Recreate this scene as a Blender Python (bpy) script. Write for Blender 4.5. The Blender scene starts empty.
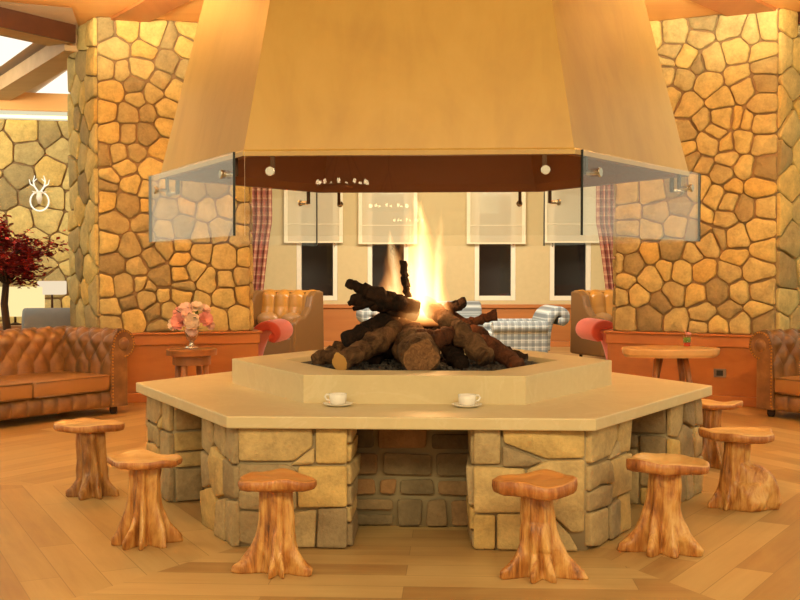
import bpy, math, random
import numpy as np
from mathutils import Vector, Matrix, noise as mnoise

PI = math.pi
scene = bpy.context.scene
COL = scene.collection

# ------------------------------------------------------------------ camera
CX, CD, CH, YAW, PITCH, F = -0.0504, 6.5423, 1.3, 0.01034, -0.03005, 1128.8
cam_d = bpy.data.cameras.new('camera')
cam_d.sensor_width = 36
cam_d.lens = F * 36 / 800
cam_d.clip_end = 80
cam = bpy.data.objects.new('camera', cam_d)
COL.objects.link(cam)
cam.location = (CX, -CD, CH)
cam.rotation_euler = (PI / 2 + PITCH, 0, YAW)
scene.camera = cam

# ------------------------------------------------------------------ world, lights, exposure
world = bpy.data.worlds.new('world')
scene.world = world
world.use_nodes = True
bg = world.node_tree.nodes['Background']
bg.inputs[0].default_value = (0.97, 0.89, 0.60, 1)
bg.inputs[1].default_value = 0.74
scene.view_settings.view_transform = 'Standard'
scene.view_settings.look = 'None'
scene.view_settings.gamma = 1
scene.view_settings.use_curve_mapping = False
scene.view_settings.exposure = 0.18


def area_light(name, loc, size, power, color, target=None, sizey=None, spread=None):
    l = bpy.data.lights.new(name, 'AREA')
    l.shape = 'RECTANGLE'
    l.size = size
    l.size_y = sizey or size
    l.energy = power
    l.color = color
    if spread:
        l.spread = spread
    o = bpy.data.objects.new(name, l)
    COL.objects.link(o)
    o.location = loc
    if target is not None:
        d = Vector(target) - Vector(loc)
        o.rotation_euler = d.to_track_quat('-Z', 'Y').to_euler()
    return o


WARM = (0.97, 0.89, 0.58)
WARM2 = (1.0, 0.94, 0.74)
area_light('fill_light_front', (0.2, -5.9, 3.6), 6.5, 370, (0.98, 0.86, 0.50), (0, -1.6, 0.2), 1.6)  # added fill lamp out of view, brightens hood, counter and floor
area_light('fill_light_left', (-2.9, -0.2, 3.55), 1.2, 67, WARM, (-2.6, 4.3, 0.2))  # unseen lamp added to brighten the left pier
area_light('fill_light_right', (2.9, -0.2, 3.55), 1.2, 67, WARM, (2.6, 4.1, 0.2))  # the same added fill for the right pier
area_light('fill_light_back', (0.3, 7.2, 3.55), 4.0, 470, WARM2, (0.3, 10.5, 1.0), 2.0)  # added lamp that lifts the back wall and blinds, no fitting there
area_light('cove_light_left', (-2.3, 1.6, 3.27), 1.4, 215, (1.0, 0.82, 0.52), (-2.3, 1.95, 3.9), 0.3, 2.4)
area_light('cove_light_right', (2.3, 1.6, 3.27), 1.4, 215, (1.0, 0.82, 0.52), (2.3, 1.95, 3.9), 0.3, 2.4)
area_light('side_room_light', (-6.2, 5.6, 3.3), 1.5, 90, WARM2, (-4.9, 8.2, 1.6))

# ------------------------------------------------------------------ camera-free placing helpers (world points measured off the photograph)


def ray(u, v):
    a = (u - 400) / F
    b = -(v - 300) / F
    c, s = math.cos(PITCH), math.sin(PITCH)
    y = c - s * b
    z = s + c * b
    c, s = math.cos(YAW), math.sin(YAW)
    return c * a - s * y, s * a + c * y, z, y


def at(u, v, d):
    x, y, z, f = ray(u, v)
    t = d / f
    return Vector((CX + x * t, -CD + y * t, CH + z * t))


def fl(u, v, h=0.0):
    x, y, z, f = ray(u, v)
    t = (h - CH) / z
    return Vector((CX + x * t, -CD + y * t, h))


# ------------------------------------------------------------------ object helpers
def tag(o, label=None, cat=None, group=None, kind=None):
    if label:
        o['label'] = label
    if cat:
        o['category'] = cat
    if group:
        o['group'] = group
    if kind:
        o['kind'] = kind
    return o


def thing(name, label, cat, loc=(0, 0, 0), rotz=0, group=None):
    o = bpy.data.objects.new(name, None)
    COL.objects.link(o)
    o.empty_display_size = 0.1
    o.location = loc
    o.rotation_euler = (0, 0, rotz)
    return tag(o, label, cat, group)


def dup(root, loc, rotz, label, mirror=False):
    r = root.copy()
    COL.objects.link(r)
    r.location = loc
    r.rotation_euler = (0, 0, rotz)
    r['label'] = label
    for ch in list(root.children):
        c = ch.copy()
        COL.objects.link(c)
        c.parent = r
        for g in list(ch.children):
            k = g.copy()
            COL.objects.link(k)
            k.parent = c
    return r


class MB:
    def __init__(self):
        self.v, self.f, self.m, self.uv, self.c = [], [], [], {}, {}

    def add(self, vs, fs, mi=0, uvs=None, col=None):
        o = len(self.v)
        self.v += [tuple(p) for p in vs]
        for k, q in enumerate(fs):
            if uvs is not None:
                self.uv[len(self.f)] = [uvs[i] for i in q]
            if col is not None:
                self.c[len(self.f)] = col
            self.f.append(tuple(i + o for i in q))
            self.m.append(mi)
        return self

    def xform(self, M, start=0):
        for i in range(start, len(self.v)):
            self.v[i] = tuple(M @ Vector(self.v[i]))
        return self

    def box(self, c, s, rz=0, mi=0, rot=None):
        x, y, z = s[0] / 2, s[1] / 2, s[2] / 2
        vs = [Vector((a * x, b * y, d * z)) for d in (-1, 1) for a, b in ((-1, -1), (1, -1), (1, 1), (-1, 1))]
        R = rot if rot is not None else Matrix.Rotation(rz, 3, 'Z')
        vs = [R @ p + Vector(c) for p in vs]
        return self.add(vs, [(3, 2, 1, 0), (4, 5, 6, 7), (0, 1, 5, 4), (1, 2, 6, 5), (2, 3, 7, 6), (3, 0, 4, 7)], mi)

    def prism(self, poly, z0, z1, mi=0):
        n = len(poly)
        vs = [(p[0], p[1], z0) for p in poly] + [(p[0], p[1], z1) for p in poly]
        fs = [tuple(reversed(range(n))), tuple(range(n, 2 * n))]
        fs += [(i, (i + 1) % n, n + (i + 1) % n, n + i) for i in range(n)]
        return self.add(vs, fs, mi)

    def frustum(self, polys, mi=0, caps=(True, True)):
        n = len(polys[0])
        vs, fs = [], []
        for pl in polys:
            vs += [tuple(p) for p in pl]
        for k in range(len(polys) - 1):
            for i in range(n):
                j = (i + 1) % n
                fs.append((k * n + i, k * n + j, (k + 1) * n + j, (k + 1) * n + i))
        if caps[0]:
            fs.append(tuple(reversed(range(n))))
        if caps[1]:
            fs.append(tuple(range((len(polys) - 1) * n, len(polys) * n)))
        return self.add(vs, fs, mi)

    def tube(self, path, radii, n=8, mi=0, caps=True, wob=0.0, seed=0, sq=1.0):
        path = [Vector(p) for p in path]
        if not hasattr(radii, '__len__'):
            radii = [radii] * len(path)
        rings = []
        t0 = (path[1] - path[0]).normalized()
        ref = Vector((0, 0, 1)) if abs(t0.z) < 0.9 else Vector((1, 0, 0))
        nx = t0.cross(ref).normalized()
        for i, p in enumerate(path):
            t = (path[min(i + 1, len(path) - 1)] - path[max(i - 1, 0)]).normalized()
            nx = (nx - t * nx.dot(t)).normalized()
            ny = t.cross(nx)
            ring = []
            for k in range(n):
                a = 2 * PI * k / n
                r = radii[i]
                if wob:
                    r *= 1 + wob * mnoise.noise(Vector((math.cos(a) * 1.6 + seed * 7.1, math.sin(a) * 1.6, i * 0.33 + seed)))
                ring.append(p + nx * math.cos(a) * r + ny * math.sin(a) * r * sq)
            rings.append(ring)
        return self.frustum(rings, mi, (caps, caps))

    def lathe(self, prof, n=24, c=(0, 0, 0), mi=0):
        vs, fs = [], []
        for r, z in prof:
            for k in range(n):
                a = 2 * PI * k / n
                vs.append((c[0] + max(r, 1e-4) * math.cos(a), c[1] + max(r, 1e-4) * math.sin(a), c[2] + z))
        for i in range(len(prof) - 1):
            for k in range(n):
                j = (k + 1) % n
                fs.append((i * n + k, i * n + j, (i + 1) * n + j, (i + 1) * n + k))
        fs.append(tuple(reversed(range(n))))
        fs.append(tuple(range((len(prof) - 1) * n, len(prof) * n)))
        return self.add(vs, fs, mi)

    def grid(self, fn, nu, nv, closeu=False, mi=0, flip=False, uvs=False):
        vs = [fn(i / (nu if closeu else nu - 1), j / (nv - 1)) for j in range(nv) for i in range(nu)]
        uv = [(i / max(nu - 1, 1), j / (nv - 1)) for j in range(nv) for i in range(nu)] if uvs else None
        fs = []
        for j in range(nv - 1):
            for i in range(nu if closeu else nu - 1):
                k = (i + 1) % nu
                q = (j * nu + i, j * nu + k, (j + 1) * nu + k, (j + 1) * nu + i)
                fs.append(tuple(reversed(q)) if flip else q)
        return self.add(vs, fs, mi, uv)

    def ball(self, c, r, n=12, sc=(1, 1, 1), mi=0):
        prof = []
        for i in range(n // 2 + 1):
            a = PI * i / (n // 2)
            prof.append((r * math.sin(a), -r * math.cos(a)))
        s = len(self.v)
        self.lathe(prof, n, (0, 0, 0), mi)
        for i in range(s, len(self.v)):
            p = self.v[i]
            self.v[i] = (p[0] * sc[0] + c[0], p[1] * sc[1] + c[1], p[2] * sc[2] + c[2])
        return self

    def build(self, name, mats, parent=None, smooth=False, bevel=0, subsurf=0, loc=None):
        me = bpy.data.meshes.new(name)
        me.from_pydata(self.v, [], self.f)
        if not isinstance(mats, (list, tuple)):
            mats = [mats]
        for m in mats:
            me.materials.append(m)
        for p, mi in zip(me.polygons, self.m):
            p.material_index = mi
            p.use_smooth = smooth
        if self.uv:
            l = me.uv_layers.new(name='UVMap')
            for p in me.polygons:
                q = self.uv.get(p.index)
                if q:
                    for li, t in zip(p.loop_indices, q):
                        l.data[li].uv = t
        if self.c:
            ca = me.color_attributes.new('tone', 'FLOAT_COLOR', 'CORNER')
            for p in me.polygons:
                q = self.c.get(p.index)
                if q is not None:
                    for li in p.loop_indices:
                        ca.data[li].color = (q[0], q[1], q[2], 1)
        me.validate()
        me.update()
        o = bpy.data.objects.new(name, me)
        COL.objects.link(o)
        if parent:
            o.parent = parent
        if loc is not None:
            o.location = loc
        if bevel:
            b = o.modifiers.new('bevel', 'BEVEL')
            b.width = bevel
            b.segments = 2
            b.limit_method = 'ANGLE'
            b.angle_limit = 0.6
        if subsurf:
            s = o.modifiers.new('sub', 'SUBSURF')
            s.levels = s.render_levels = subsurf
        return o


def struct(name, mb, mats, **k):
    o = mb.build(name, mats, **k)
    o['kind'] = 'structure'
    return o


# ------------------------------------------------------------------ materials
def srgb(r, g, b):
    def f(c):
        c /= 255
        return c / 12.92 if c <= 0.04045 else ((c + 0.055) / 1.055) ** 2.4
    return (f(r), f(g), f(b), 1)


class N:
    def __init__(self, name):
        self.mat = bpy.data.materials.new(name)
        self.mat.use_nodes = True
        self.t = self.mat.node_tree
        self.t.nodes.clear()
        self.out = self.t.nodes.new('ShaderNodeOutputMaterial')

    def n(self, typ, ins=None, **kw):
        nd = self.t.nodes.new('ShaderNode' + typ)
        for k, v in kw.items():
            setattr(nd, k, v)
        for k, v in (ins or {}).items():
            self.set(nd.inputs[k], v)
        return nd

    def set(self, sock, v):
        if isinstance(v, bpy.types.NodeSocket):
            self.t.links.new(v, sock)
        elif hasattr(v, 'outputs'):
            self.t.links.new(v.outputs[0], sock)
        else:
            sock.default_value = v

    def math(self, op, a, b=None, clamp=False):
        nd = self.n('Math', operation=op, use_clamp=clamp)
        self.set(nd.inputs[0], a)
        if b is not None:
            self.set(nd.inputs[1], b)
        return nd.outputs[0]

    def mix(self, fac, a, b, typ='MIX'):
        nd = self.n('Mix', data_type='RGBA', blend_type=typ)
        self.set(nd.inputs[0], fac)
        self.set(nd.inputs[6], a)
        self.set(nd.inputs[7], b)
        return nd.outputs[2]

    def ramp(self, fac, stops):
        nd = self.n('ValToRGB')
        e = nd.color_ramp.elements
        while len(e) < len(stops):
            e.new(0.5)
        for el, (p, c) in zip(e, stops):
            el.position = p
            el.color = c if len(c) == 4 else (*c, 1)
        self.set(nd.inputs[0], fac)
        return nd.outputs[0]

    def noise(self, vec, scale, detail=4, rough=0.55, dist=0.0):
        nd = self.n('TexNoise')
        self.set(nd.inputs['Vector'], vec)
        nd.inputs['Scale'].default_value = scale
        nd.inputs['Detail'].default_value = detail
        nd.inputs['Roughness'].default_value = rough
        nd.inputs['Distortion'].default_value = dist
        return nd.outputs[0]

    def coord(self, scale=(1, 1, 1), kind='Object', rot=(0, 0, 0)):
        tc = self.n('TexCoord')
        mp = self.n('Mapping')
        self.t.links.new(tc.outputs[kind], mp.inputs[0])
        mp.inputs['Scale'].default_value = scale
        mp.inputs['Rotation'].default_value = rot
        return mp.outputs[0]

    def bsdf(self, color, rough=0.5, bump=None, bstr=0.3, bdist=0.01, metal=0.0, coat=0.0, spec=0.5, sheen=0.0, emis=None, estr=0.0):
        p = self.n('BsdfPrincipled')
        self.set(p.inputs['Base Color'], color)
        self.set(p.inputs['Roughness'], rough)
        p.inputs['Metallic'].default_value = metal
        p.inputs['Coat Weight'].default_value = coat
        p.inputs['Specular IOR Level'].default_value = spec
        p.inputs['Sheen Weight'].default_value = sheen
        if emis is not None:
            self.set(p.inputs['Emission Color'], emis)
            p.inputs['Emission Strength'].default_value = estr
        if bump is not None:
            b = self.n('Bump')
            b.inputs['Strength'].default_value = bstr
            b.inputs['Distance'].default_value = bdist
            self.set(b.inputs['Height'], bump)
            self.t.links.new(b.outputs[0], p.inputs['Normal'])
        self.t.links.new(p.outputs[0], self.out.inputs[0])
        return self.mat


def plain(name, col, rough=0.5, **k):
    m = N(name)
    c = m.coord()
    n = m.noise(c, 12, 3)
    col2 = tuple(x * 0.86 for x in col[:3]) + (1,)
    return m.bsdf(m.mix(n, col2, col), rough, n, 0.08, 0.005, **k)


def wood(name, c1, c2, axis='x', scale=1.0, rough=0.4, streak=14, bstr=0.15, coat=0.0):
    m = N(name)
    s = {'x': (0.6, streak, streak), 'y': (streak, 0.6, streak), 'z': (streak, streak, 0.6)}[axis]
    v = m.coord(tuple(a * scale for a in s))
    n1 = m.noise(v, 1.0, 6, 0.6, 0.6)
    n2 = m.noise(m.coord(tuple(a * 0.35 for a in s)), 1.0, 3, 0.5, 0.3)
    f = m.mix(0.45, n1, n2)
    col = m.ramp(f, [(0.3, c1), (0.7, c2)])
    return m.bsdf(col, rough, n1, bstr, 0.004, coat=coat)


def stone_mat(name, ramp, rough=0.85, bd=0.012):
    m = N(name)
    a = m.n('Attribute', attribute_name='tone')
    sp = m.n('SeparateColor')
    m.t.links.new(a.outputs['Color'], sp.inputs[0])
    c = m.coord()
    n1 = m.noise(c, 9, 5, 0.62)
    n2 = m.noise(c, 45, 5, 0.65)
    base = m.ramp(sp.outputs[0], ramp)
    f = m.math('ADD', m.math('MULTIPLY', n1, 0.75), m.math('MULTIPLY', n2, 0.45))
    g = m.ramp(f, [(0.35, (0.62, 0.6, 0.58, 1)), (0.8, (1.18, 1.15, 1.1, 1))])
    col = m.mix(1.0, base, g, 'MULTIPLY')
    h = m.math('ADD', n1, m.math('MULTIPLY', n2, 0.5))
    return m.bsdf(col, rough, h, 0.7, bd, spec=0.3)


M = {}
M['stone'] = stone_mat('fieldstone', [(0.0, srgb(142, 126, 90)), (0.22, srgb(174, 156, 108)), (0.5, srgb(200, 181, 122)), (0.78, srgb(212, 190, 122)), (1.0, srgb(208, 175, 100))])
M['mortar'] = plain('mortar', srgb(148, 120, 84), 0.95)
M['block'] = stone_mat('sandstone_block', [(0.0, srgb(152, 130, 98)), (0.35, srgb(180, 156, 116)), (0.7, srgb(200, 172, 122)), (1.0, srgb(212, 176, 108))], bd=0.018)
M['grout'] = plain('grout', srgb(172, 150, 112), 0.95)
M['dark_block'] = stone_mat('core_block', [(0.0, srgb(106, 90, 68)), (0.5, srgb(140, 120, 88)), (1.0, srgb(160, 118, 76))])  # darker tones than the pier blocks, used on the core wall
m = N('cream_marble')
c = m.coord()
n1 = m.noise(c, 2.2, 6, 0.6, 1.2)
n2 = m.noise(c, 30, 4, 0.6)
v = m.ramp(m.math('ABSOLUTE', m.math('SUBTRACT', n1, 0.5)), [(0.0, (0, 0, 0, 1)), (0.03, (1, 1, 1, 1))])
col = m.mix(m.math('ADD', m.math('MULTIPLY', n1, 0.6), m.math('MULTIPLY', n2, 0.4)), srgb(196, 172, 126), srgb(222, 202, 156))
M['marble'] = m.bsdf(m.mix(m.math('MULTIPLY', m.math('SUBTRACT', 1.0, v), 0.25), col, srgb(226, 208, 170)), 0.42, n2, 0.05, 0.003)
m = N('golden_plaster')
c = m.coord()
n1 = m.noise(c, 1.6, 6, 0.62, 0.5)
n2 = m.noise(m.coord((6, 6, 0.9)), 1.0, 4, 0.6, 0.4)
col = m.ramp(m.math('ADD', m.math('MULTIPLY', n1, 0.6), m.math('MULTIPLY', n2, 0.4)), [(0.32, srgb(176, 134, 64)), (0.5, srgb(190, 148, 70)), (0.68, srgb(198, 156, 80))])
M['hood'] = m.bsdf(col, 0.38, n1, 0.12, 0.02, spec=0.6)
M['hood_in'] = plain('brown_lining', srgb(112, 62, 26), 0.6)  # even dark brown, darker than the outside of the hood
M['honey'] = wood('honey_panel', srgb(156, 92, 42), srgb(180, 114, 56), 'x', 0.6, 0.38)
M['honey_dark'] = wood('honey_moulding', srgb(166, 98, 46), srgb(190, 120, 60), 'x', 0.6, 0.4)
M['ceil'] = wood('ceiling_timber', srgb(232, 166, 92), srgb(244, 186, 110), 'x', 0.3, 0.45)
M['beam'] = wood('beam_timber', srgb(176, 106, 52), srgb(200, 130, 72), 'y', 0.3, 0.5)
M['dark_beam'] = wood('dark_beam_timber', srgb(62, 30, 14), srgb(84, 44, 22), 'x', 0.3, 0.5)
M['pale_beam'] = wood('pale_beam_timber', srgb(164, 130, 88), srgb(190, 156, 112), 'x', 0.3, 0.6)
M['panel'] = plain('ceiling_panel_beige', srgb(206, 180, 150), 0.8)
M['cream'] = plain('cream_paint', srgb(204, 182, 134), 0.75)
M['white'] = plain('white_paint', srgb(236, 224, 200), 0.4)
M['black'] = plain('night_dark', (0.05, 0.042, 0.036, 1), 0.7)
M['steel'] = plain('brushed_steel', srgb(200, 190, 175), 0.25, metal=1.0)
M['dark_metal'] = plain('dark_metal', srgb(70, 46, 30), 0.4, metal=0.8)
M['porcelain'] = plain('porcelain', srgb(246, 236, 222), 0.2, coat=0.4)
M['seat_wood'] = wood('stool_seat_wood', srgb(186, 112, 50), srgb(222, 164, 92), 'x', 1.2, 0.36, 10, 0.25, 0.12)
M['seat_pale'] = wood('stool_pale_seat_wood', srgb(196, 142, 78), srgb(234, 192, 128), 'x', 1.2, 0.38, 10, 0.25, 0.1)


def rootwood(name, stops):
    m = N(name)
    n1 = m.noise(m.coord((26, 26, 3.0)), 1.0, 6, 0.65, 1.2)
    n2 = m.noise(m.coord((9, 9, 5)), 1.0, 5, 0.6, 0.8)
    f = m.math('ADD', m.math('MULTIPLY', n1, 0.5), m.math('MULTIPLY', n2, 0.5))
    h = m.math('ADD', n1, m.noise(m.coord((40, 40, 16)), 1.0, 4, 0.6))
    return m.bsdf(m.ramp(f, stops), 0.4, h, 0.8, 0.008, coat=0.08)


M['trunk'] = rootwood('stool_trunk_wood', [(0.36, srgb(104, 58, 22)), (0.46, srgb(180, 114, 50)), (0.56, srgb(212, 156, 84)), (0.68, srgb(228, 182, 112))])
M['trunk_dark'] = rootwood('stool_dark_trunk_wood', [(0.34, srgb(92, 54, 24)), (0.46, srgb(150, 96, 46)), (0.56, srgb(182, 128, 66)), (0.68, srgb(206, 156, 92))])
M['seat_edge'] = rootwood('stool_seat_edge', [(0.34, srgb(120, 62, 26)), (0.5, srgb(176, 106, 50)), (0.66, srgb(214, 152, 84))])
M['table_wood'] = wood('side_table_wood', srgb(128, 78, 38), srgb(168, 110, 60), 'x', 0.8, 0.4)
m = N('worn_leather')
c = m.coord()
n1 = m.noise(c, 7, 5, 0.6)
n2 = m.noise(c, 160, 2, 0.5)
col = m.ramp(n1, [(0.3, srgb(98, 66, 36)), (0.55, srgb(126, 88, 50)), (0.8, srgb(158, 116, 70))])
M['leather'] = m.bsdf(col, 0.34, n2, 0.15, 0.002, spec=0.6)
M['leather_lt'] = plain('tan_leather', srgb(156, 110, 60), 0.35)
M['leather_dk'] = plain('side_leather', srgb(112, 74, 34), 0.4)
M['wing'] = plain('gold_brown_leather', srgb(176, 118, 46), 0.32)
M['coral'] = plain('coral_fabric', srgb(216, 88, 66), 0.8, sheen=0.3)
M['brass'] = plain('brass_studs', srgb(190, 140, 70), 0.3, metal=0.9)
M['leaf'] = plain('maroon_leaf', srgb(132, 26, 24), 0.6)
M['leaf2'] = plain('scarlet_leaf', srgb(196, 50, 38), 0.6)
M['leaf_green'] = plain('green_leaf', srgb(70, 84, 34), 0.6)
M['bark'] = plain('dark_bark', srgb(62, 40, 24), 0.9)
M['terracotta'] = plain('terracotta', srgb(150, 90, 58), 0.8)
M['petal_pink'] = plain('pink_petal', srgb(242, 164, 150), 0.6)
M['petal_pale'] = plain('pale_petal', srgb(244, 216, 186), 0.6)
M['petal_rose'] = plain('rose_petal', srgb(242, 200, 180), 0.6)
M['silver'] = plain('silver_vase', srgb(226, 214, 196), 0.2, metal=0.9)
M['socket'] = plain('socket_grey', srgb(120, 110, 100), 0.4)
M['plastic_black'] = plain('plastic_black', (0.02, 0.018, 0.016, 1), 0.4)
M['grey_fabric'] = plain('grey_fabric', srgb(132, 132, 132), 0.85)


def charred(name, a, b):
    m = N(name)
    c = m.coord((1, 1, 1))
    n1 = m.noise(c, 12, 6, 0.7, 0.8)
    n2 = m.noise(c, 55, 4, 0.6)
    return m.bsdf(m.ramp(n1, [(0.35, a), (0.7, b)]), 0.9, m.math('ADD', n1, n2), 0.9, 0.012, spec=0.2)


M['log'] = charred('log_bark', srgb(58, 37, 22), srgb(132, 95, 62))
M['log_char'] = charred('charred_bark', srgb(22, 14, 9), srgb(58, 36, 22))
M['log_red'] = charred('reddish_bark', srgb(48, 26, 16), srgb(108, 62, 36))
m = N('cut_wood')
c = m.coord()
M['cut'] = m.bsdf(m.ramp(m.noise(c, 26, 5, 0.6, 2.0), [(0.35, srgb(96, 60, 30)), (0.7, srgb(158, 108, 62))]), 0.85)
M['cut_yellow'] = plain('fresh_cut_wood', srgb(206, 150, 74), 0.8)
m = N('ash_and_coal')
c = m.coord()
n1 = m.noise(c, 30, 5, 0.7)
M['ash'] = m.bsdf(m.ramp(n1, [(0.35, srgb(34, 26, 22)), (0.7, srgb(100, 88, 78))]), 0.95, n1, 0.8, 0.02)

# plaid cloths


def plaid(name, base, dark, light, sx, sy, kind='UV', rough=0.85, s2=None):
    m = N(name)
    v = m.coord((sx, sy, sx), kind)
    sep = m.n('SeparateXYZ')
    m.set(sep.inputs[0], v)
    col = base

    def band(ax, freq, thr, off):
        f = m.math('FRACT', m.math('ADD', m.math('MULTIPLY', sep.outputs[ax], freq), off))
        return m.math('LESS_THAN', f, thr)
    ax2 = 1 if kind == 'UV' else 2
    for ax in (0, ax2):
        col = m.mix(m.math('MULTIPLY', band(ax, 1, 0.42, 0.1), 0.55), col, dark)
        col = m.mix(m.math('MULTIPLY', band(ax, 1, 0.08, 0.3), 0.6), col, light)
    return m.bsdf(col, rough, m.noise(v, 60, 2), 0.1, 0.002)


M['curtain'] = plaid('red_plaid_curtain', srgb(176, 120, 92), srgb(128, 44, 40), srgb(214, 178, 138), 9, 26)
M['plaid_grey'] = plaid('grey_plaid', srgb(150, 156, 156), srgb(88, 92, 96), srgb(206, 206, 200), 11, 11, 'Object')
m = N('roman_blind_fabric')
d = m.n('BsdfDiffuse', {'Color': srgb(240, 226, 194)})
t = m.n('BsdfTranslucent', {'Color': srgb(230, 214, 180)})
tr = m.n('BsdfTransparent', {'Color': (1, 1, 1, 1)})
a = m.n('MixShader', {0: 0.15, 1: d, 2: t})
b = m.n('MixShader', {0: 0.32, 1: a, 2: tr})
m.t.links.new(b.outputs[0], m.out.inputs[0])
M['blind'] = m.mat
M['blind_hem'] = plain('blind_hem', srgb(242, 228, 196), 0.8)
m = N('clear_glass')
tr = m.n('BsdfTransparent', {'Color': (0.98, 0.985, 0.975, 1)})
g = m.n('BsdfGlossy', {'Color': (1, 1, 1, 1), 'Roughness': 0.0})
lw = m.n('LayerWeight', {'Blend': 0.5})
fr = m.math('ADD', 0.035, m.math('MULTIPLY', m.math('POWER', lw.outputs['Facing'], 5.0), 0.9))
mx = m.n('MixShader', {0: fr, 1: tr, 2: g})
m.t.links.new(mx.outputs[0], m.out.inputs[0])
M['glass'] = m.mat
M['glass_edge'] = plain('glass_edge', srgb(40, 36, 26), 0.15)
M['glass_edge_lit'] = plain('painted_lit_glass_edge', srgb(226, 214, 190), 0.4)  # light caught by the polished edge, put in as a pale colour


def glow(name, col, s):
    m = N(name)
    e = m.n('Emission', {'Color': col, 'Strength': s})
    m.t.links.new(e.outputs[0], m.out.inputs[0])
    return m.mat


M['shade'] = glow('lit_lamp_shade', srgb(255, 226, 160), 1.0)
M['shade_white'] = glow('lit_white_shade', srgb(255, 232, 196), 0.8)
M['bulb'] = glow('lit_bulb', srgb(255, 226, 170), 9.0)
M['neon'] = glow('neon_tube', srgb(255, 244, 216), 1.15)
M['light_panel'] = glow('luminous_ceiling_panel', srgb(255, 244, 222), 1.15)
M['cove'] = glow('cove_strip', srgb(255, 232, 150), 3.0)

# floor boards, laid sector by sector
m = N('oak_boards')
v = m.coord((1, 1, 1), 'UV')
br = m.n('TexBrick', offset=0.37, offset_frequency=2)
m.set(br.inputs['Vector'], v)
br.inputs['Color1'].default_value = (0, 0, 0, 1)
br.inputs['Color2'].default_value = (1, 1, 1, 1)
br.inputs['Mortar'].default_value = (0.5, 0.5, 0.5, 1)
br.inputs['Scale'].default_value = 1
br.inputs['Mortar Size'].default_value = 0.0022
br.inputs['Mortar Smooth'].default_value = 0.3
br.inputs['Brick Width'].default_value = 1.5
br.inputs['Row Height'].default_value = 0.165
sp = m.n('SeparateColor')
m.t.links.new(br.outputs['Color'], sp.inputs[0])
n1 = m.noise(m.coord((1.0, 16, 1), 'UV'), 1.0, 6, 0.6, 0.7)
n2 = m.noise(m.coord((0.9, 3.2, 1), 'UV'), 1.6, 5, 0.6, 1.4)
f = m.math('ADD', m.math('MULTIPLY', n1, 0.30), m.math('ADD', m.math('MULTIPLY', n2, 0.38), m.math('MULTIPLY', sp.outputs[0], 0.32)))
col = m.ramp(f, [(0.28, srgb(158, 118, 70)), (0.5, srgb(182, 147, 92)), (0.72, srgb(200, 168, 112))])
col = m.mix(m.math('MULTIPLY', br.outputs['Fac'], 0.55), col, srgb(112, 82, 48))
M['floor'] = m.bsdf(col, m.math('ADD', 0.30, m.math('MULTIPLY', n2, 0.15)), n1, 0.05, 0.002, spec=0.45)

# ------------------------------------------------------------------ hexagon data
ROT = -0.0407
S3 = math.sqrt(3) / 2


def hexv(s, rot=ROT):
    return [(s * math.cos(math.radians(a) + rot), s * math.sin(math.radians(a) + rot)) for a in (240, 300, 0, 60, 120, 180)]


# ------------------------------------------------------------------ floor
mb = MB()
far = hexv(19.0)
for k in range(6):
    p0, p1 = far[k], far[(k + 1) % 6]
    t = Vector((p1[0] - p0[0], p1[1] - p0[1])).normalized()
    nn = Vector((-t.y, t.x))
    pts = [(0, 0), p0, p1]
    mb.add([(p[0], p[1], 0) for p in pts], [(0, 1, 2)], 0, [(p[0] * t.x + p[1] * t.y + k * 0.71 + 30, p[0] * nn.x + p[1] * nn.y + 30.05 + k * 0.043) for p in pts])
struct('floor', mb, M['floor'])

# ------------------------------------------------------------------ masonry


def clip(poly, nx, ny, c):
    out = []
    n = len(poly)
    for i in range(n):
        p, q = poly[i], poly[(i + 1) % n]
        a = p[0] * nx + p[1] * ny - c
        b = q[0] * nx + q[1] * ny - c
        if a <= 0:
            out.append(p)
        if (a < 0 < b) or (b < 0 < a):
            t = a / (a - b)
            out.append((p[0] + (q[0] - p[0]) * t, p[1] + (q[1] - p[1]) * t))
    return out


def cells(W, H, sites, gap, x0=0.0, z0=0.0):
    res = []
    for i, s in enumerate(sites):
        w = s[2] if len(s) > 2 else 0
        poly = [(x0, z0), (W, z0), (W, H), (x0, H)]
        for j, q in enumerate(sites):
            if i == j:
                continue
            dx, dy = q[0] - s[0], q[1] - s[1]
            L = math.hypot(dx, dy)
            if L > 1.1 or L < 1e-5:
                continue
            w2 = q[2] if len(q) > 2 else 0
            nx, ny = dx / L, dy / L
            mid = (L * L + w - w2) / (2 * L)
            poly = clip(poly, nx, ny, s[0] * nx + s[1] * ny + mid - gap / 2)
            if len(poly) < 3:
                break
        if len(poly) >= 3:
            res.append(poly)
    return res


def parea(p):
    return 0.5 * sum(p[i][0] * p[(i + 1) % len(p)][1] - p[(i + 1) % len(p)][0] * p[i][1] for i in range(len(p)))


def dedupe(p, e=0.012):
    out = []
    for q in p:
        if not out or math.hypot(q[0] - out[-1][0], q[1] - out[-1][1]) > e:
            out.append(q)
    if len(out) > 2 and math.hypot(out[0][0] - out[-1][0], out[0][1] - out[-1][1]) < e:
        out.pop()
    return out


def chaikin(p, cut, rad):
    out = []
    n = len(p)
    for i in range(n):
        a, b = p[i], p[(i + 1) % n]
        L = math.hypot(b[0] - a[0], b[1] - a[1])
        c = min(cut, rad / max(L, 1e-6))
        out.append((a[0] + (b[0] - a[0]) * c, a[1] + (b[1] - a[1]) * c))
        out.append((b[0] + (a[0] - b[0]) * c, b[1] + (a[1] - b[1]) * c))
    return out


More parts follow.
